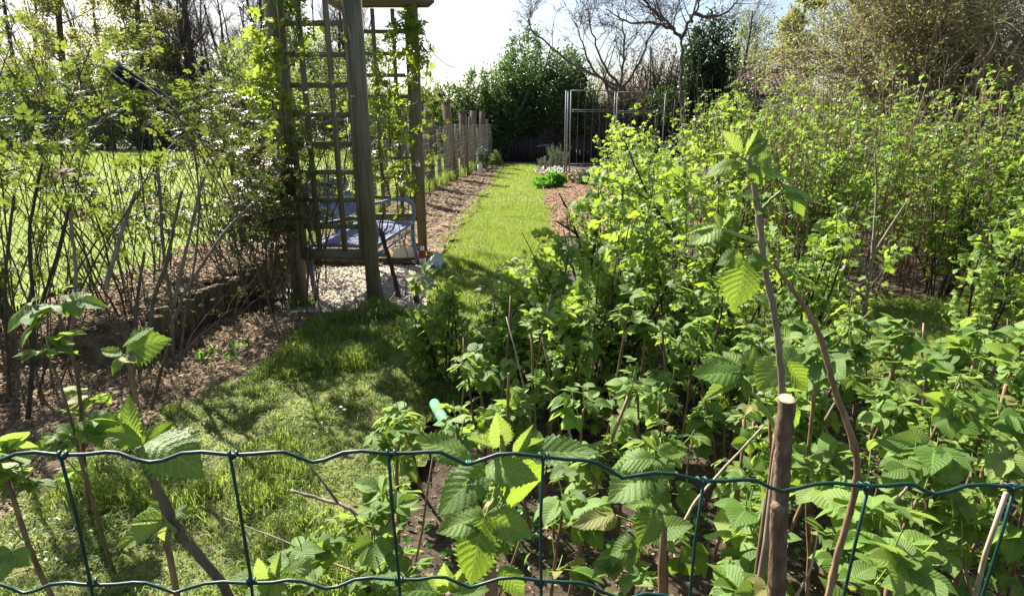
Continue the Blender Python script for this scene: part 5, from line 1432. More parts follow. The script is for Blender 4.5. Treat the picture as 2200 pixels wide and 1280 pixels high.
# bare brown stems in the bed
r = rngf(102)
for i in range(46):
    x, y = r.uniform(-.3, 2.2), r.uniform(.8, 2.6)
    if x > .9 * y + .3: continue
    h = r.uniform(.35, .8); a = r.uniform(0, 6.28); ln = r.uniform(0, .35)
    P = polyl(np.array([[x, y, -.02]]), np.array([[math.cos(a) * ln, math.sin(a) * ln, 1.]]), np.array([h]), 7, .05, 0, r)
    g = Geo(); g.tubes(P, tap(r.uniform(.003, .0065), 1, 7, .7), 7, True, r.random())
    single('bare_cane', g, M['cane'] if i % 4 else M['pale_twig'], 'bare cut back brown cane standing in the raspberry bed', 'cane', 'bare canes in the raspberry bed', True, (x, y, 0))

# ------------------------------------------------------------------ currant bushes
CB = [(.3, 2.45, .6, 10, .3, 'low currant bush in front of the dark stemmed one'),
      (.85, 2.45, .72, 10, .3, 'low dense currant bush left of the tall pale cane foot'),
      (-.36, 2.95, .45, 6, .3, 'small spindly currant bush at the lawn edge left of the others'),
      (.15, 3.15, .58, 12, .35, 'low broad currant bush spreading over the grass path edge'),
      (-.02, 2.75, .45, 9, .35, 'low currant bush right behind the green plastic tube'),
      (.56, 3.5, .95, 14, .25, 'currant bush with two dark bare sticks poking out of its top'),
      (.5, 2.8, .86, 13, .25, 'dark stemmed currant bush in the centre front of the row'),
      (.95, 3.1, 1.06, 14, .3, 'dense currant bush left of the tall pale cane'),
      (.95, 4.25, 1.12, 15, .28, 'tall currant bush in the second row with yellow blossom'),
      (1.42, 2.75, .8, 8, .3, 'thin currant bush behind the sawn off stem'),
      (1.75, 3.2, .8, 5, .25, 'sparse currant bush standing before the sunlit side lawn'),
      (1.2, 5.0, 1.22, 15, .32, 'currant bush behind the second row near the mesh panels'),
      (1.5, 6.2, 1.3, 14, .3, 'bushy currant beyond the mulch bed with pale green tips'),
      (1.7, 7.8, 1.35, 14, .35, 'farther currant bush in line with the mesh panels'),
      (1.7, 9.8, 1.1, 12, .35, 'farthest currant bush beside the reddish mulch'),
                (2.35, 4.5, 1.1, 12, .3, 'dense currant bush between the side lawn and the tall thicket'),
      (3.4, 4.6, 1.1, 12, .3, 'dense currant bush at the far right before the tall thicket'),
      (2.7, 3.3, .85, 6, .3, 'currant bush at the right end of the side lawn'),
      (3.5, 4.2, .9, 6, .35, 'currant bush at the far right of the front row'),
      (1.95, 5.2, 1.35, 13, .3, 'currant bush in front of the tall bare thicket')]
for i, (x, y, h, n, sp, lab) in enumerate(CB):
    bush('currant_bush', lab, 'currant bush', (x, y), 300 + i, n, h * 1.08, sp, .008, .057 if y < 5 else .07, M['currant'], M['dark_bark'], CUR_FINES, CUR_LOW,
         'currant bushes right of the grass path', nobj=170 if y < 4 else (40 if y < 6 else 0), per=17, shoot=.2, nl=7 if y < 5 else 5, t0=.16, flowers=36 if y < 5 else 16, keys=('currant_fine', 'currant_low'), stick=2 if y < 5 else 0)
# dark sticks over the currants
def stick_thing(label, paths, seed, mat='dark_bark', r0=.011):
    root = thing('old_currant_stem', label, 'stem', basez(*paths[0][0]))
    for k, pth in enumerate(paths):
        bark_tube('branch', [atY(*p) for p in pth], np.linspace(r0 * (1 if k == 0 else .7), r0 * .35, len(pth)), M[mat], root, 7, True, knots=3, seed=seed + k)
stick_thing('dark forked bare stem rising to the path from the front currant bush', [[(1300, 800, 3.3), (1275, 690, 3.3), (1262, 605, 3.3), (1245, 520, 3.3), (1220, 450, 3.3), (1200, 415, 3.3)], [(1262, 605, 3.3), (1278, 530, 3.3), (1282, 460, 3.3)], [(1258, 590, 3.3), (1240, 560, 3.3), (1228, 545, 3.3)], [(1235, 500, 3.3), (1210, 485, 3.28), (1195, 475, 3.28)]], 60)
stick_thing('long dark stem slanting up left through the middle currant bushes', [[(1415, 790, 3.4), (1400, 720, 3.4), (1370, 640, 3.4), (1335, 560, 3.4), (1318, 515, 3.4)]], 64)
stick_thing('upper dark stem slanting between the second row currants', [[(1465, 540, 3.9), (1440, 490, 3.9), (1395, 430, 3.9), (1370, 370, 3.9), (1340, 300, 3.9)], [(1395, 430, 3.9), (1350, 405, 3.9), (1320, 390, 3.9)]], 66)
stick_thing('straight dark stem standing upright before the sunlit side lawn', [[(1632, 745, 3.2), (1630, 640, 3.2), (1640, 560, 3.2)]], 68)
stick_thing('forked dark stem at the right in front of the thicket', [[(1850, 760, 3.0), (1862, 640, 3.0), (1875, 540, 3.0), (1885, 400, 3.05), (1880, 330, 3.05)], [(1866, 600, 3.0), (1830, 510, 3.0), (1815, 450, 3.0)], [(1870, 560, 3.0), (1905, 500, 3.0), (1950, 430, 3.0)], [(1860, 640, 3.0), (1800, 600, 3.0), (1740, 560, 3.0)]], 70, 'grey_bark')
stick_thing('pale zigzag dead twig over the sunlit side lawn', [[(1825, 760, 2.6), (1835, 700, 2.6), (1875, 665, 2.6)], [(1828, 740, 2.6), (1818, 700, 2.6), (1832, 630, 2.6)]], 74, 'pale_twig', .006)

# ------------------------------------------------------------------ tall thicket on the right
r = rngf(120)
k = 0
TH = []
for y in (4.7, 5.5, 6.4, 7.4, 8.6):
    for x in np.arange(2.1 + .12 * (y - 4.7), 8.2, .62):
        if x > y * 1.02 + .6: continue
        TH.append((x + r.uniform(-.15, .15), y + r.uniform(-.2, .2)))
for x, y in TH:
    bush('raspberry_clump', 'tall clump of last year canes with small fresh leaves in the right hand thicket', 'raspberry clump', (x, y), 400 + k, 17, 1.5 + .4 * r.random(), .18, .006, .07, M['thicket'], M['cane'], RASP_MID, RASP_LOW,
         'tall raspberry clumps forming the right hand thicket', nobj=50 if y < 5 else (25 if y < 6 else 0), per=11, shoot=.15, nl=4, t0=.34 if k % 3 else .12, keys=('thicket_leaf', 'x'), rad=.32, wob=.04, m=7, stick=9)
    k += 1

# ------------------------------------------------------------------ rose hedge on the left
def rose(x, y, seed, label, n=10, h=1.7, spread=.45, nobj=60, mat='rose', lsz=.098, per=9, nl=4, bark='hedge_bark', r0=.0058, arch=-.05, t0=.3, leafy=1.0, group='rose bushes of the left hand hedge'):
    return bush('rose_bush', label, 'rose bush', (x, y), seed, n, h, spread, r0, lsz, M[mat], M[bark], ROSE5S, ROSE5, group, nobj, per, .25, nl, t0, 0, 11, .1, M['hedge_bark'], .2, ('rose_fine', 'rose5'), arch, 5, leafy)
for i_, (x_, y_, n_, h_, t_, lf_, lab_) in enumerate(((-2.42, 3.55, 8, 1.85, .55, .8, 'rose bush with arching canes in front of the chain link fence'), (-2.75, 4.3, 7, 1.85, .6, 1.0, 'rose bush behind the arching one against the neighbouring lawn'),
        (-2.35, 4.9, 8, 1.45, .45, .8, 'loose rose bush left of the arbour over the log edging'), (-2.5, 2.75, 7, 1.8, .55, .9, 'rose bush at the far left of the hedge nearest the camera'), (-2.9, 2.2, 9, 1.8, .4, 1.1, 'dense rose bush at the left edge of the view'),
        (-2.3, 5.9, 6, 1.35, .4, .8, 'rose bush behind the bench by the chain link fence'), (-3.0, 3.3, 7, 1.8, .55, 1.0, 'rose bush rooted right at the chain link fence'), (-2.6, 5.2, 7, 1.65, .55, 1.0, 'rose bush between the arbour and the chain link fence'),
        (-2.6, 3.15, 8, 1.1, .3, .5, 'low twiggy rose bush between two taller ones of the left hedge'))):
    rose(x_, y_, 500 + i_ * 3, lab_, n_, h_, .38, 150, per=13, nl=4, t0=t_, leafy=lf_)
# dark red leaved rose at the near left arbour post
rose(-1.80, 4.2, 507, 'dense rose with dark glossy reddish leaves at the near left arbour post', 13, 1.5, .26, 200, 'rose_red', .092, 20, 8, t0=.42, leafy=1.2, group=None)
rose(-1.58, 4.22, 508, 'dark leaved rose climbing the near trellis before the bench', 6, 1.4, .16, 90, 'rose_red', .08, 13, 4, t0=.35, group=None)
rose(-2.0, 4.45, 509, 'reddish leaved rose between the arbour post and the log edging', 9, 1.4, .25, 120, 'rose_red', .092, 16, 7, t0=.45, group=None)
# yellow green climbers on the arbour
def climber(label, paths, seed, per, lsz, mat='climber', r0=.006, nobj=120, nl=4, shoot=.16):
    rng = rngf(seed)
    root = thing('climbing_rose', label, 'climbing rose', basez(*paths[0][0]))
    P = []
    for pth in paths:
        q = np.array([atY(*p) for p in pth]); t = np.linspace(0, 1, len(q)); tt = np.linspace(0, 1, 14)
        P.append(np.stack([np.interp(tt, t, q[:, j]) for j in range(3)], 1) + rng.normal(0, .012, (14, 3)))
    P = np.array(P); R = tap(r0, len(P), 14, .4)
    for i in range(len(P)):
        g = Geo(); g.tubes(P[i:i + 1], R[i:i + 1], 5, True); part('stem', g, M['dark_bark'], root, True)
    Q, QR = side_shoots(P, R, per, .1, 1, .9, shoot, .2, .4, .0015, 4, .2, .03, rng, .5)
    g = Geo(); g.tubes(Q, QR, 3); part('twig', g, M['green_stem'], root, True, kind='stuff')
    n = len(Q) * nl; idx = rng.integers(0, len(Q), n); t = rng.uniform(.2, 1, n); pos, T, _ = along(Q, QR, idx, t)
    S = lsz * rng.uniform(.6, 1.2, n)
    split_leaves(root, pos, leaf_dirs(T, rng, .9, .2), jit_normals(n, rng, .5), S, nobj, 'climb_fine', ROSE5S, 'x', ROSE5, M[mat])
climber('bright yellow green climbing rose on the near left arbour post', [[(640, 640, 4.25), (628, 400, 4.22), (600, 200, 4.2), (610, 60, 4.2), (600, -60, 4.2)], [(600, 200, 4.2), (575, 120, 4.15), (560, 60, 4.15), (585, -40, 4.15)], [(600, 240, 4.2), (560, 200, 4.1), (540, 150, 4.1)], [(620, 150, 4.25), (640, 60, 4.3), (630, -40, 4.3)]], 520, 20, .1, nobj=200)
climber('bright climbing rose trained up the far trellis of the arbour', [[(860, 560, 6.0), (850, 400, 6.0), (835, 250, 6.0), (840, 120, 6.0), (870, 30, 6.0)], [(870, 540, 6.0), (880, 380, 6.0), (865, 270, 6.0), (885, 150, 6.0), (850, 60, 6.0)], [(840, 420, 5.95), (815, 340, 5.95), (820, 240, 5.95), (812, 130, 5.95)], [(830, 60, 6.0), (870, 40, 6.0), (900, 60, 6.0), (905, 120, 6.0)]], 521, 34, .11, nobj=200, nl=4)
climber('glossy rose shoots woven through the middle of the near trellis', [[(700, 600, 4.4), (705, 420, 4.4), (690, 250, 4.4), (725, 130, 4.4), (735, 60, 4.4)], [(690, 560, 4.42), (740, 400, 4.42), (750, 260, 4.42), (735, 160, 4.42)], [(660, 400, 4.42), (690, 330, 4.42), (760, 250, 4.42), (765, 170, 4.4)]], 522, 10, .075, 'climber', nobj=60, nl=2)
climber('leafy rose shoot reaching from the far arbour post towards the sleepers', [[(925, 420, 6.6), (930, 330, 6.6), (925, 260, 6.6), (935, 180, 6.6)], [(925, 330, 6.6), (915, 240, 6.6), (920, 150, 6.5)]], 523, 22, .085, 'rose', nobj=50, nl=4)
# single thin spray against the sky
g = Geo(); g.tubes(np.array([atY(*q) for q in ((905, 40, 6.0), (915, 85, 6.0), (935, 120, 6.0), (960, 140, 6.0), (978, 147, 6.0))]), .0035, 4)
single('trailing_twig', g, M['dark_bark'], 'single thin twig trailing from the arbour top against the bright sky', 'twig', origin=tuple(atY(905, 40, 6.0)))

# thick pruned grey stems in the left bed
def pruned(label, paths, seed, mat='grey_bark', r0=.012):
    b0 = atY(*paths[0][0])
    root = thing('pruned_shrub', label, 'shrub', (b0[0], b0[1], float(H(b0[0], b0[1]))))
    for k, pth in enumerate(paths):
        P = [atY(*p) for p in pth]
        bark_tube('stem', P, np.linspace(r0 * (1 if k == 0 else .75), r0 * .55, len(P)), M[mat], root, 8, True, knots=4, seed=seed + k)
pruned('old grey pruned shrub with thick cut stems in the left bed', [[(300, 800, 2.9), (318, 720, 2.9), (330, 640, 2.9), (360, 560, 2.9), (375, 480, 2.9), (390, 410, 2.9)], [(372, 660, 2.9), (395, 560, 2.95), (415, 470, 2.95), (438, 380, 3.0)],
        [(370, 760, 2.95), (372, 660, 2.95), (352, 560, 2.95), (345, 430, 2.95), (335, 330, 2.95), (330, 260, 2.95)], [(285, 760, 2.85), (295, 640, 2.85), (310, 540, 2.85)], [(372, 690, 2.9), (400, 620, 2.9), (440, 560, 2.9), (480, 500, 2.95), (540, 440, 3.0)]], 80)
pruned('long arching dark cane sweeping over the left hedge to the bed', [[(385, 800, 2.6), (395, 690, 2.65), (420, 560, 2.8), (430, 440, 3.0), (420, 330, 3.1), (375, 230, 3.2), (300, 175, 3.3), (235, 140, 3.4)], [(600, 720, 3.4), (520, 480, 3.3), (450, 330, 3.3), (370, 210, 3.3), (240, 130, 3.4)]], 86, 'hedge_bark', .006)
pruned('thick slanting grey stem at the left frame edge', [[(225, 620, 2.5), (250, 540, 2.55), (270, 470, 2.6), (292, 410, 2.6)], [(150, 760, 2.4), (165, 600, 2.45), (150, 450, 2.5)]], 90, r0=.011)
pruned('old pruned stems left of the brown bed, cut at shoulder height', [[(60, 900, 2.2), (75, 700, 2.3), (60, 500, 2.4), (90, 350, 2.5)], [(75, 700, 2.3), (120, 560, 2.35), (150, 440, 2.4)], [(20, 850, 2.3), (10, 600, 2.3), (30, 420, 2.4)]], 93, 'dark_bark', r0=.009)
pruned('brown cut canes rising from the near end of the left bed', [[(282, 870, 2.2), (286, 800, 2.2), (300, 700, 2.25)], [(325, 880, 2.3), (345, 800, 2.3), (365, 740, 2.3)]], 96, 'cane', .01)
# low thorny tangle at the foot of the hedge
r = rngf(130)
for i, (px, py, n, lab) in enumerate(((450, 690, 40, 'low tangle of thorny twigs in front of the log edging'), (560, 640, 40, 'dark twiggy tangle at the foot of the near arbour post'), (330, 760, 30, 'sparse thorny stems around the pruned grey shrub'), (640, 640, 22, 'thin grey stems crowding the base of the near left arbour post'))):
    b = ground_at(px, py)
    bush('bramble', lab, 'bramble', (b[0], b[1]), 540 + i, n // 2, .55, .8, .004, .04, M['rose'], M['grey_bark'], ROSE5_FINE, ROSE5, None, 20, 4, .12, 1, .3, 0, 8, .16, None, .2, ('rose_fine', 'x'), -.04)
mound('low_weeds', 'small patch of weeds with pale leaves on the brown bed', 'weeds', tuple(ground_at(480, 765)[:2]), (.16, .14, .06), 545, 260, .035, M['parsley'], OV, nst=4, bark=M['green_stem'], twigs=8)
# dark blue cloth snagged in the hedge
g = Geo(); r = rngf(131); n_ = 14
A, B = atY(246, 150, 3.9), atY(345, 200, 3.95)
uu, vv = np.meshgrid(np.linspace(0, 1, n_), np.linspace(-1, 1, 9))
P = A[None, None] * (1 - uu[..., None]) + B[None, None] * uu[..., None]
w = .05 * (1 - uu) ** .7 + .008
P = P + np.stack([vv * w * .3, .03 * np.sin(uu * 6 + vv * 3), vv * w + .008 * np.sin(uu * 5 + vv * 3)], -1) + r.normal(0, .004, P.shape)
I = np.arange(n_ * 9).reshape(9, n_)
g.add(P.reshape(-1, 3), np.stack([I[:-1, :-1], I[:-1, 1:], I[1:, 1:], I[1:, :-1]], -1).reshape(-1, 4))
o = single('blue_cloth', g, M['blueplastic'], 'dark blue rag snagged in the top of the left hedge', 'rag', None, True, tuple(A))
sm = o.modifiers.new('thickness', 'SOLIDIFY'); sm.thickness = .004
# daisies
r = rngf(132)
for i, (px, py) in enumerate(((735, 895), (745, 880), (742, 900), (690, 1218), (695, 1205), (1110, 480), (1120, 500))):
    b = ground_at(px, py)
    root = thing('daisy', 'tiny white daisy, ' + ('lowest of three near mid lawn', 'topmost of three near mid lawn', 'rightmost of three near mid lawn', 'leftmost of two at the bottom', 'rightmost of two at the bottom', 'farther one on the lit path', 'nearer one on the lit path')[i], 'daisy', (b[0], b[1], float(H(b[0], b[1]))), 'daisies scattered in the lawn')
    c = np.array([b[0], b[1], float(H(b[0], b[1])) + .06])
    a = np.arange(14) * 2 * math.pi / 14
    g = Geo(); g.leaves(diamond(.16, .0), np.tile(c, (14, 1)), np.stack([np.cos(a), np.sin(a), 0 * a + .1], 1), np.tile([0, 0, 1.], (14, 1)), .012, 0 * a); part('petal', g, M['petal'], root)
    g = Geo(); g.tubes(np.array([c - [0, 0, .07], c - [0, 0, .03], c]), .001, 4); part('stem', g, M['green_stem'], root)

# ------------------------------------------------------------------ far greenery: end of the garden
def X_(px, Y): return atY(px, 265, Y)[0]
def mnd(name, label, cat, px, Y, wpx, top, seed, n, mat, ls, leaf=None, **kw):
    w = wpx / FPX * Y * 1.0; zt = atY(px, top, Y)[2]
    return mound(name, label, cat, (X_(px, Y), Y), (w / 2, w * .4, zt * 1.06), seed, n, ls, M[mat], leaf or DI, z0=0.0, **kw)
mnd('evergreen_shrub', 'tall evergreen shrub forming a dark green mound at the end of the path', 'shrub', 1150, 23.6, 260, 118, 600, 38000, 'evergreen', .11, lumps=26, hollow=.75, taper=.4)
mnd('evergreen_shrub', 'pointed upper part of the evergreen mound', 'shrub', 1130, 24.4, 150, 92, 601, 11000, 'evergreen', .12, lumps=9, hollow=.7)
mnd('evergreen_shrub', 'lower leafy flank of the evergreen mound beside the path end', 'shrub', 1090, 22.8, 130, 180, 606, 14000, 'evergreen', .1, lumps=12, hollow=.7)
mnd('ivy_hedge', 'ivy covered hedge left of the evergreen mound', 'hedge', 1015, 23.2, 190, 172, 602, 20000, 'evergreen', .1, lumps=14, hollow=.75)
mnd('ivy_hedge', 'darker ivy hedge behind the sleeper fence', 'hedge', 945, 22, 150, 190, 603, 14000, 'evergreen', .11, lumps=12, hollow=.75)
mnd('far_shrub', 'thin pale green shrub behind the ivy hedge', 'shrub', 1060, 27, 90, 145, 604, 2500, 'shrubfar', .1, lumps=8)
mnd('far_shrub', 'light green shrub seen through the far trellis', 'shrub', 880, 24, 140, 200, 605, 8000, 'shrubfar', .1, lumps=8)
for i, (px, Y, w, top, mat, n, tw, lab) in enumerate(((1225, 22.9, 150, 185, 'dry', 3500, 1100, 'dry brown bramble heap right of the evergreen mound'), (1290, 23.2, 190, 185, 'shrubfar', 3500, 1300, 'brown brushwood tangle behind the mesh panels'), (1350, 24, 150, 165, 'dry', 5000, 900, 'brown withered shrub behind the middle mesh panel'), (1400, 25, 130, 110, 'dry', 6500, 700, 'tall shrub with withered brown leaves left of the ivy clad tree'), (1450, 23.6, 170, 180, 'evergreen', 5000, 900, 'dark twiggy shrub below the ivy clad tree'), (1620, 24.5, 150, 228, 'ivy', 8000, 500, 'dark shrub in front of the tiled shed'), (1570, 24, 110, 150, 'ivy', 7000, 400, 'ivy mass right of the ivy clad tree'), (1840, 24, 170, 160, 'bud', 5000, 900, 'twiggy shrub hiding the right end of the tiled roof'))):
    mnd('brushwood', lab, 'shrub', px, Y, w, top, 610 + i, n, mat, .1, nst=40, twigs=tw, lumps=12, bark=M['grey_bark'] if i % 2 else M['far_bark'], hollow=.7)
r = rngf(140)
# ivy covered trunk
mnd('ivy_clad_tree', 'tree trunk thickly covered with dark ivy in front of the shed', 'ivy clad tree', 1508, 22.6, 125, 72, 620, 34000, 'ivy', .11, OV, lumps=34, nst=8, hollow=.75, taper=0.12)
def limb_tree(label, paths, seed, r0, per, lens, bark='far_bark', name='bare_tree', trop=.05):
    rng = rngf(seed); b0 = atY(*paths[0][0])
    root = thing(name, label, 'tree', (b0[0], b0[1], 0))
    P = []
    for pth in paths:
        q = np.array([atY(*p) for p in pth]); t = np.linspace(0, 1, len(q)); tt = np.linspace(0, 1, 18)
        w = np.stack([np.interp(tt, t, q[:, j]) for j in range(3)], 1)
        for _ in range(3): w[1:-1] = (w[:-2] + 2 * w[1:-1] + w[2:]) / 4
        w[1:-1] += rng.normal(0, .02, (16, 3)); P.append(w)
    P = np.array(P); R = np.array([(r0 if k == 0 else r0 * .6) * np.linspace(1, .4 if k == 0 else .2, 18) for k in range(len(P))])
    g = Geo(); g.tubes(P[:1], R[:1], 8); part('trunk', g, M[bark], root, True)
    for k in range(1, len(P)):
        g = Geo(); g.tubes(P[k:k + 1], R[k:k + 1], 6); part('limb', g, M[bark], root, True)
    g = Geo(); Q, QR = P[1:], R[1:]
    for lv, ln in enumerate(lens):
        Q, QR = side_shoots(Q, QR, per[lv], .15, 1, .8, ln, .3, .5, .006, 7, .13, trop, rng, .35)
        g.tubes(Q, QR, 4 if lv == 0 else 3)
    part('branch', g, M[bark], root, True, kind='stuff')
YT = 19.0
limb_tree('dark bare tree forking above the ivy with branches across the top of the sky', [[(1470, 300, YT), (1464, 180, YT), (1465, 80, YT)], [(1465, 85, YT), (1440, 55, YT), (1420, 35, YT), (1412, 0, YT), (1400, -60, YT)], [(1466, 80, YT), (1480, 45, YT), (1500, 15, YT), (1515, -50, YT)], [(1450, 65, YT), (1400, 48, YT), (1350, 50, YT - .3), (1300, 20, YT - .4)], [(1490, 30, YT), (1540, 40, YT), (1580, 10, YT), (1600, -40, YT)], [(1425, 45, YT), (1380, 0, YT), (1350, -40, YT)]], 630, .09, [9, 7, 5], [1.3, .8, .45])
limb_tree('bare fruit tree with long upward curling branches left of the ivy clad tree', [[(1330, 300, 17.5), (1325, 235, 17.5), (1300, 180, 17.5)], [(1340, 210, 17.5), (1270, 150, 17.5), (1250, 90, 17.5), (1230, 30, 17.5)], [(1345, 200, 17.5), (1300, 150, 17.5), (1270, 60, 17.5), (1262, 10, 17.5)], [(1340, 190, 17.5), (1230, 140, 17.3), (1180, 100, 17.3), (1135, 60, 17.3), (1140, 30, 17.3)], [(1330, 200, 17.5), (1380, 130, 17.5), (1400, 70, 17.5), (1430, 30, 17.5)], [(1330, 200, 17.5), (1340, 120, 17.5), (1340, 60, 17.5), (1325, 20, 17.5)]], 631, .07, [10, 6, 4], [1.1, .6, .35])
tree('bare_tree', 'small bare sapling rising behind the evergreen mound', 'tree', (X_(1225, 25), 25), 623, 4.4, .06, [(9, .8, 1.8, .5), (7, .7, .9, .5)], forks=4, spread=.45, crown0=.3, wob=.1, zbase=0)
tree('bare_tree', 'slender bare tree between the shed and the ivy clad tree', 'tree', (X_(1570, 30), 30), 624, 7, .1, [(10, .7, 2.5, .5), (8, .6, 1.2, .5), (5, .6, .6, .5)], forks=3, spread=.25, zbase=0)
tree('budding_tree', 'pale green tree with first leaves behind the shed', 'tree', (X_(1590, 40), 40), 625, 7.5, .15, [(14, .8, 2.6, .5), (9, .7, 1.2, .5)], DI, M['bud'], 11000, .13, forks=3, spread=.3, crown0=.2, zbase=0, lscatter=.2)
tree('conifer', 'tall pale yellow green conifer behind the tiled roof', 'conifer', (X_(1660, 42), 42), 626, 11.5, .2, [(70, 1.2, 1.7, .3), (6, .7, .8, .5)], DI, M['conifer'], 26000, .18, crown0=.05, zbase=0, lscatter=.15)
# large budding tree on the right, with intricate twigs
tree('budding_tree', 'big spreading tree full of olive buds filling the upper right corner', 'tree', (X_(1970, 9.6), 9.6), 627, 5.2, .16, [(13, 1.0, 2.3, .5), (12, .8, 1.3, .5), (9, .8, .7, .5)], DI, M['bud'], 42000, .042, M['pale_twig'], forks=5, spread=.5, crown0=.15, wob=.1, zbase=0, lscatter=.05)
tree('budding_tree', 'dense twiggy tree with small olive leaves at the right edge', 'tree', (X_(2200, 9.2), 9.2), 628, 5.2, .15, [(13, 1.0, 3.0, .5), (12, .8, 1.4, .5), (8, .8, .7, .5)], DI, M['bud'], 38000, .042, M['pale_twig'], forks=5, spread=.5, crown0=.12, wob=.1, zbase=0, lscatter=.05)
tree('budding_tree', 'lower branching tree with olive buds left of the upper right corner', 'tree', (X_(1910, 12), 12), 629, 4.8, .12, [(11, 1.05, 2.3, .5), (10, .8, 1.3, .5), (7, .8, .7, .5)], DI, M['bud'], 26000, .05, M['pale_twig'], forks=5, spread=.6, crown0=.15, wob=.1, zbase=0, lscatter=.05)
for i, (px, Y, w, top) in enumerate(((1750, 11.5, 260, 215), (1880, 10.8, 280, 190), (2040, 10.6, 300, 180), (2180, 10.2, 260, 170))):
    mnd('twiggy_hedge', ('dark twiggy hedge section beneath the budding tree, left part', 'dark twiggy hedge section beneath the budding tree, middle part', 'dark twiggy hedge section at the right edge', 'outermost dark hedge section at the right edge')[i], 'hedge', px, Y, w, top, 640 + i, 9000, 'bud', .045, nst=40, twigs=1500, lumps=10, bark=M['pale_twig'])

# ------------------------------------------------------------------ far greenery beyond the neighbouring lawn
r = rngf(150)
k = 0
for px, Y, w, top, mat, lab in ((60, 27, 260, 150, 'evergreen', 'dark shrub far left beyond the lawn'), (200, 28, 220, 120, 'shrubfar', 'light shrub beyond the lawn at the left'), (320, 27.5, 220, 165, 'shrubfar', 'dark green shrub beyond the lawn behind the rose hedge'), (420, 29, 220, 165, 'shrubfar', 'bright shrub beneath the dark multi stemmed tree'),
                                (530, 28, 180, 150, 'shrubfar', 'yellow green shrub beyond the lawn left of the arbour'), (620, 30, 210, 140, 'shrubfar', 'light shrub behind the near left arbour post'), (700, 29, 190, 150, 'shrubfar', 'bright bush seen through the near trellis'), (790, 31, 200, 165, 'shrubfar', 'tall pale bush behind the arbour'),
                                (470, 26.5, 150, 275, 'ivy', 'low dark hedge bank at the back of the lawn'), (360, 26.6, 150, 280, 'ivy', 'second low dark bank at the back of the lawn'), (860, 27, 150, 215, 'evergreen', 'dark shrub behind the far trellis')):
    mnd('far_shrub', lab, 'shrub', px, Y, w, top, 660 + k, 5500, mat, .13, lumps=10, twigs=200); k += 1
# fallen log at the back of the lawn
g = Geo(); a, b = atY(395, 318, 25), atY(505, 322, 25); g.tubes(np.array([a, (a + b) / 2 + [0, 0, .05], b]), .14, 8, True)
single('fallen_log', g, M['log'], 'long fallen log lying at the back of the neighbouring lawn', 'log', None, True, tuple(a))
tree('conifer', 'yellow green conifer at the upper left beyond the lawn', 'conifer', (X_(285, 36), 36), 680, 13, .25, [(60, 1.2, 3.0, .3), (7, .7, 1.1, .5)], DI, M['conifer'], 20000, .18, crown0=.08, zbase=0, lscatter=.2)
tree('conifer', 'second yellow green conifer cut by the left frame edge', 'conifer', (X_(150, 38), 38), 681, 14, .25, [(60, 1.2, 3.2, .3), (7, .7, 1.1, .5)], DI, M['conifer'], 18000, .18, crown0=.08, zbase=0, lscatter=.2)
TB = ((430, 38, 9.5, .16, 7, .22, 'dark many stemmed bare tree left of the arbour'), (345, 40, 11, .12, 2, .15, 'slim bare tree right of the yellow conifer'), (510, 42, 10, .15, 2, .12, 'bare tree with an ivy clad lower trunk'), (570, 40, 11, .15, 3, .2, 'bare woodland tree behind the left arbour post'),
      (650, 42, 12, .17, 3, .2, 'bare woodland tree seen through the left trellis squares'), (730, 44, 11, .15, 3, .22, 'bare woodland tree seen through the right trellis squares'), (60, 42, 12, .2, 3, .2, 'bare tree in the far left woods'), (480, 50, 12, .14, 2, .15, 'thin distant bare tree in the gap of sky'), (230, 44, 12, .18, 2, .15, 'bare tree between the two conifers'), (605, 52, 13, .18, 2, .15, 'distant bare tree beyond the rest'))
TB = TB + tuple((px_, Y_, 12, .13, 3, .2, 'slender woodland tree, ' + w_) for px_, Y_, w_ in ((385, 46, 'behind the gap beside the slim bare tree'), (455, 45, 'just behind the dark many stemmed tree'), (540, 47, 'between the two ivy sleeves'), (620, 46, 'behind the rose on the near arbour post'), (690, 48, 'behind the middle squares of the near trellis'), (0, 44, 'at the far left frame edge'), (120, 50, 'behind the left conifer'), (760, 50, 'behind the thick right post of the arbour')))
for i, (px, Y, h, r0, f, sp, lab) in enumerate(TB):
    tree('bare_tree', lab, 'tree', (X_(px, Y), Y), 690 + i, h, r0, [(15, .65, 3.0, .5), (10, .6, 1.6, .5), (7, .6, .9, .5)], forks=f, spread=sp, crown0=.12, zbase=0)
tree('budding_tree', 'pale green budding tree in the woods left of the arbour', 'tree', (X_(560, 37), 37), 760, 6.8, .12, [(14, .8, 2.4, .5), (9, .7, 1.2, .5)], DI, M['shrubfar'], 9000, .14, forks=3, spread=.3, crown0=.15, zbase=0, lscatter=.2)
tree('budding_tree', 'pale green budding tree seen through the near trellis', 'tree', (X_(735, 36), 36), 761, 6.2, .12, [(14, .8, 2.4, .5), (9, .7, 1.2, .5)], DI, M['shrubfar'], 9000, .14, forks=3, spread=.3, crown0=.15, zbase=0, lscatter=.2)
mnd('ivy_clad_tree', 'ivy sleeve round the lower trunk of the bare tree left of the arbour', 'ivy', 510, 41.8, 22, 52, 710, 2500, 'ivy', .13, lumps=9, nst=3)
mnd('ivy_clad_tree', 'second ivy sleeve on the woodland tree near the arbour post', 'ivy', 548, 40, 22, 80, 711, 2500, 'ivy', .13, lumps=9, nst=3)
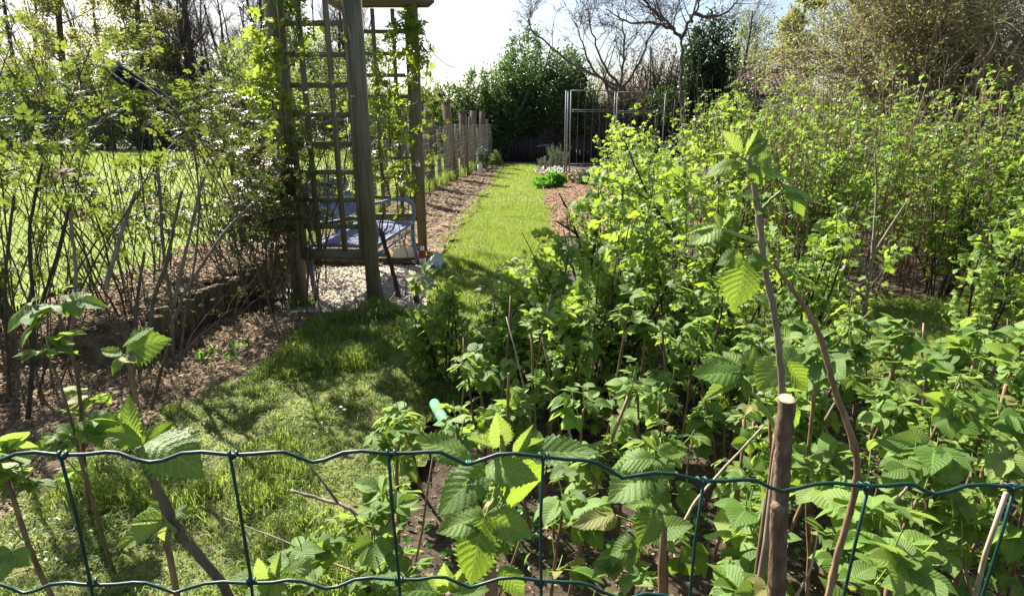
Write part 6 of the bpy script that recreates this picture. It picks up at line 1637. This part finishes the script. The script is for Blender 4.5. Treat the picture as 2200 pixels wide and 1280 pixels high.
for i, px in enumerate(range(-60, 980, 90)):
    mnd('wood_edge', 'background bushes at the edge of the woods beyond the lawn', 'bush', px, 46, 170, 190, 720 + i, 3500, 'shrubfar' if i % 2 else 'evergreen', .2, lumps=8, twigs=200)
    bpy.data.objects[-1] if False else None
for i, px in enumerate(range(1150, 2300, 100)):
    mnd('wood_edge', 'background bushes behind the end of the garden', 'bush', px, 44, 190, 205, 740 + i, 3000, 'shrubfar' if i % 2 else 'evergreen', .2, lumps=8, twigs=150)
for o in bpy.data.objects:
    if o.name.startswith('wood_edge'): o['group'] = 'background bushes ' + ('beyond the lawn' if 'lawn' in o['label'] else 'behind the garden')

# ------------------------------------------------------------------ labels for look-alikes, told by height, leaf and place in their row
ORD = ['leftmost', 'second from the left', 'third from the left', 'fourth from the left', 'fifth from the left', 'sixth from the left', 'seventh from the left', 'eighth from the left', 'ninth from the left', 'tenth from the left',
       'eleventh from the left', 'twelfth from the left', 'thirteenth from the left', 'fourteenth from the left', 'fifteenth from the left', 'sixteenth from the left']
def relabel(group, rows, fmt, rowwords):
    obs = sorted([o for o in bpy.data.objects if o.get('group') == group], key=lambda o: o.location.y)
    n = len(obs); per = max(1, math.ceil(n / rows))
    for k in range(0, n, per):
        row = sorted(obs[k:k + per], key=lambda o: math.atan2(o.location.x, o.location.y))
        for i, o in enumerate(row): o['label'] = fmt % (ORD[min(i, 15)], rowwords[k // per])
RW = ['first row', 'second row', 'third row', 'fourth row', 'fifth row', 'sixth row', 'seventh row', 'eighth row', 'ninth row']
relabel('raspberry canes of the right hand stand', 8, 'leafy raspberry cane of right hand stand, %s in %s', RW)
relabel('raspberry canes in the middle of the bed', 3, 'raspberry cane amid the bed, %s in %s behind fence', RW)
relabel('raspberry canes at the left edge', 1, 'leafy raspberry cane by brown bed, %s of %s', ['left edge group'])
relabel('bare canes in the raspberry bed', 3, 'bare cut back brown cane, %s in %s', RW)
relabel('tall raspberry clumps forming the right hand thicket', 5, 'tall thicket clump of small leaved canes, %s in %s', RW)
relabel('background bushes beyond the lawn', 1, 'background bush beyond the lawn, %s along %s', ['edge of the woods'])
relabel('background bushes behind the garden', 1, 'background bush behind the garden end, %s in %s', ['line'])
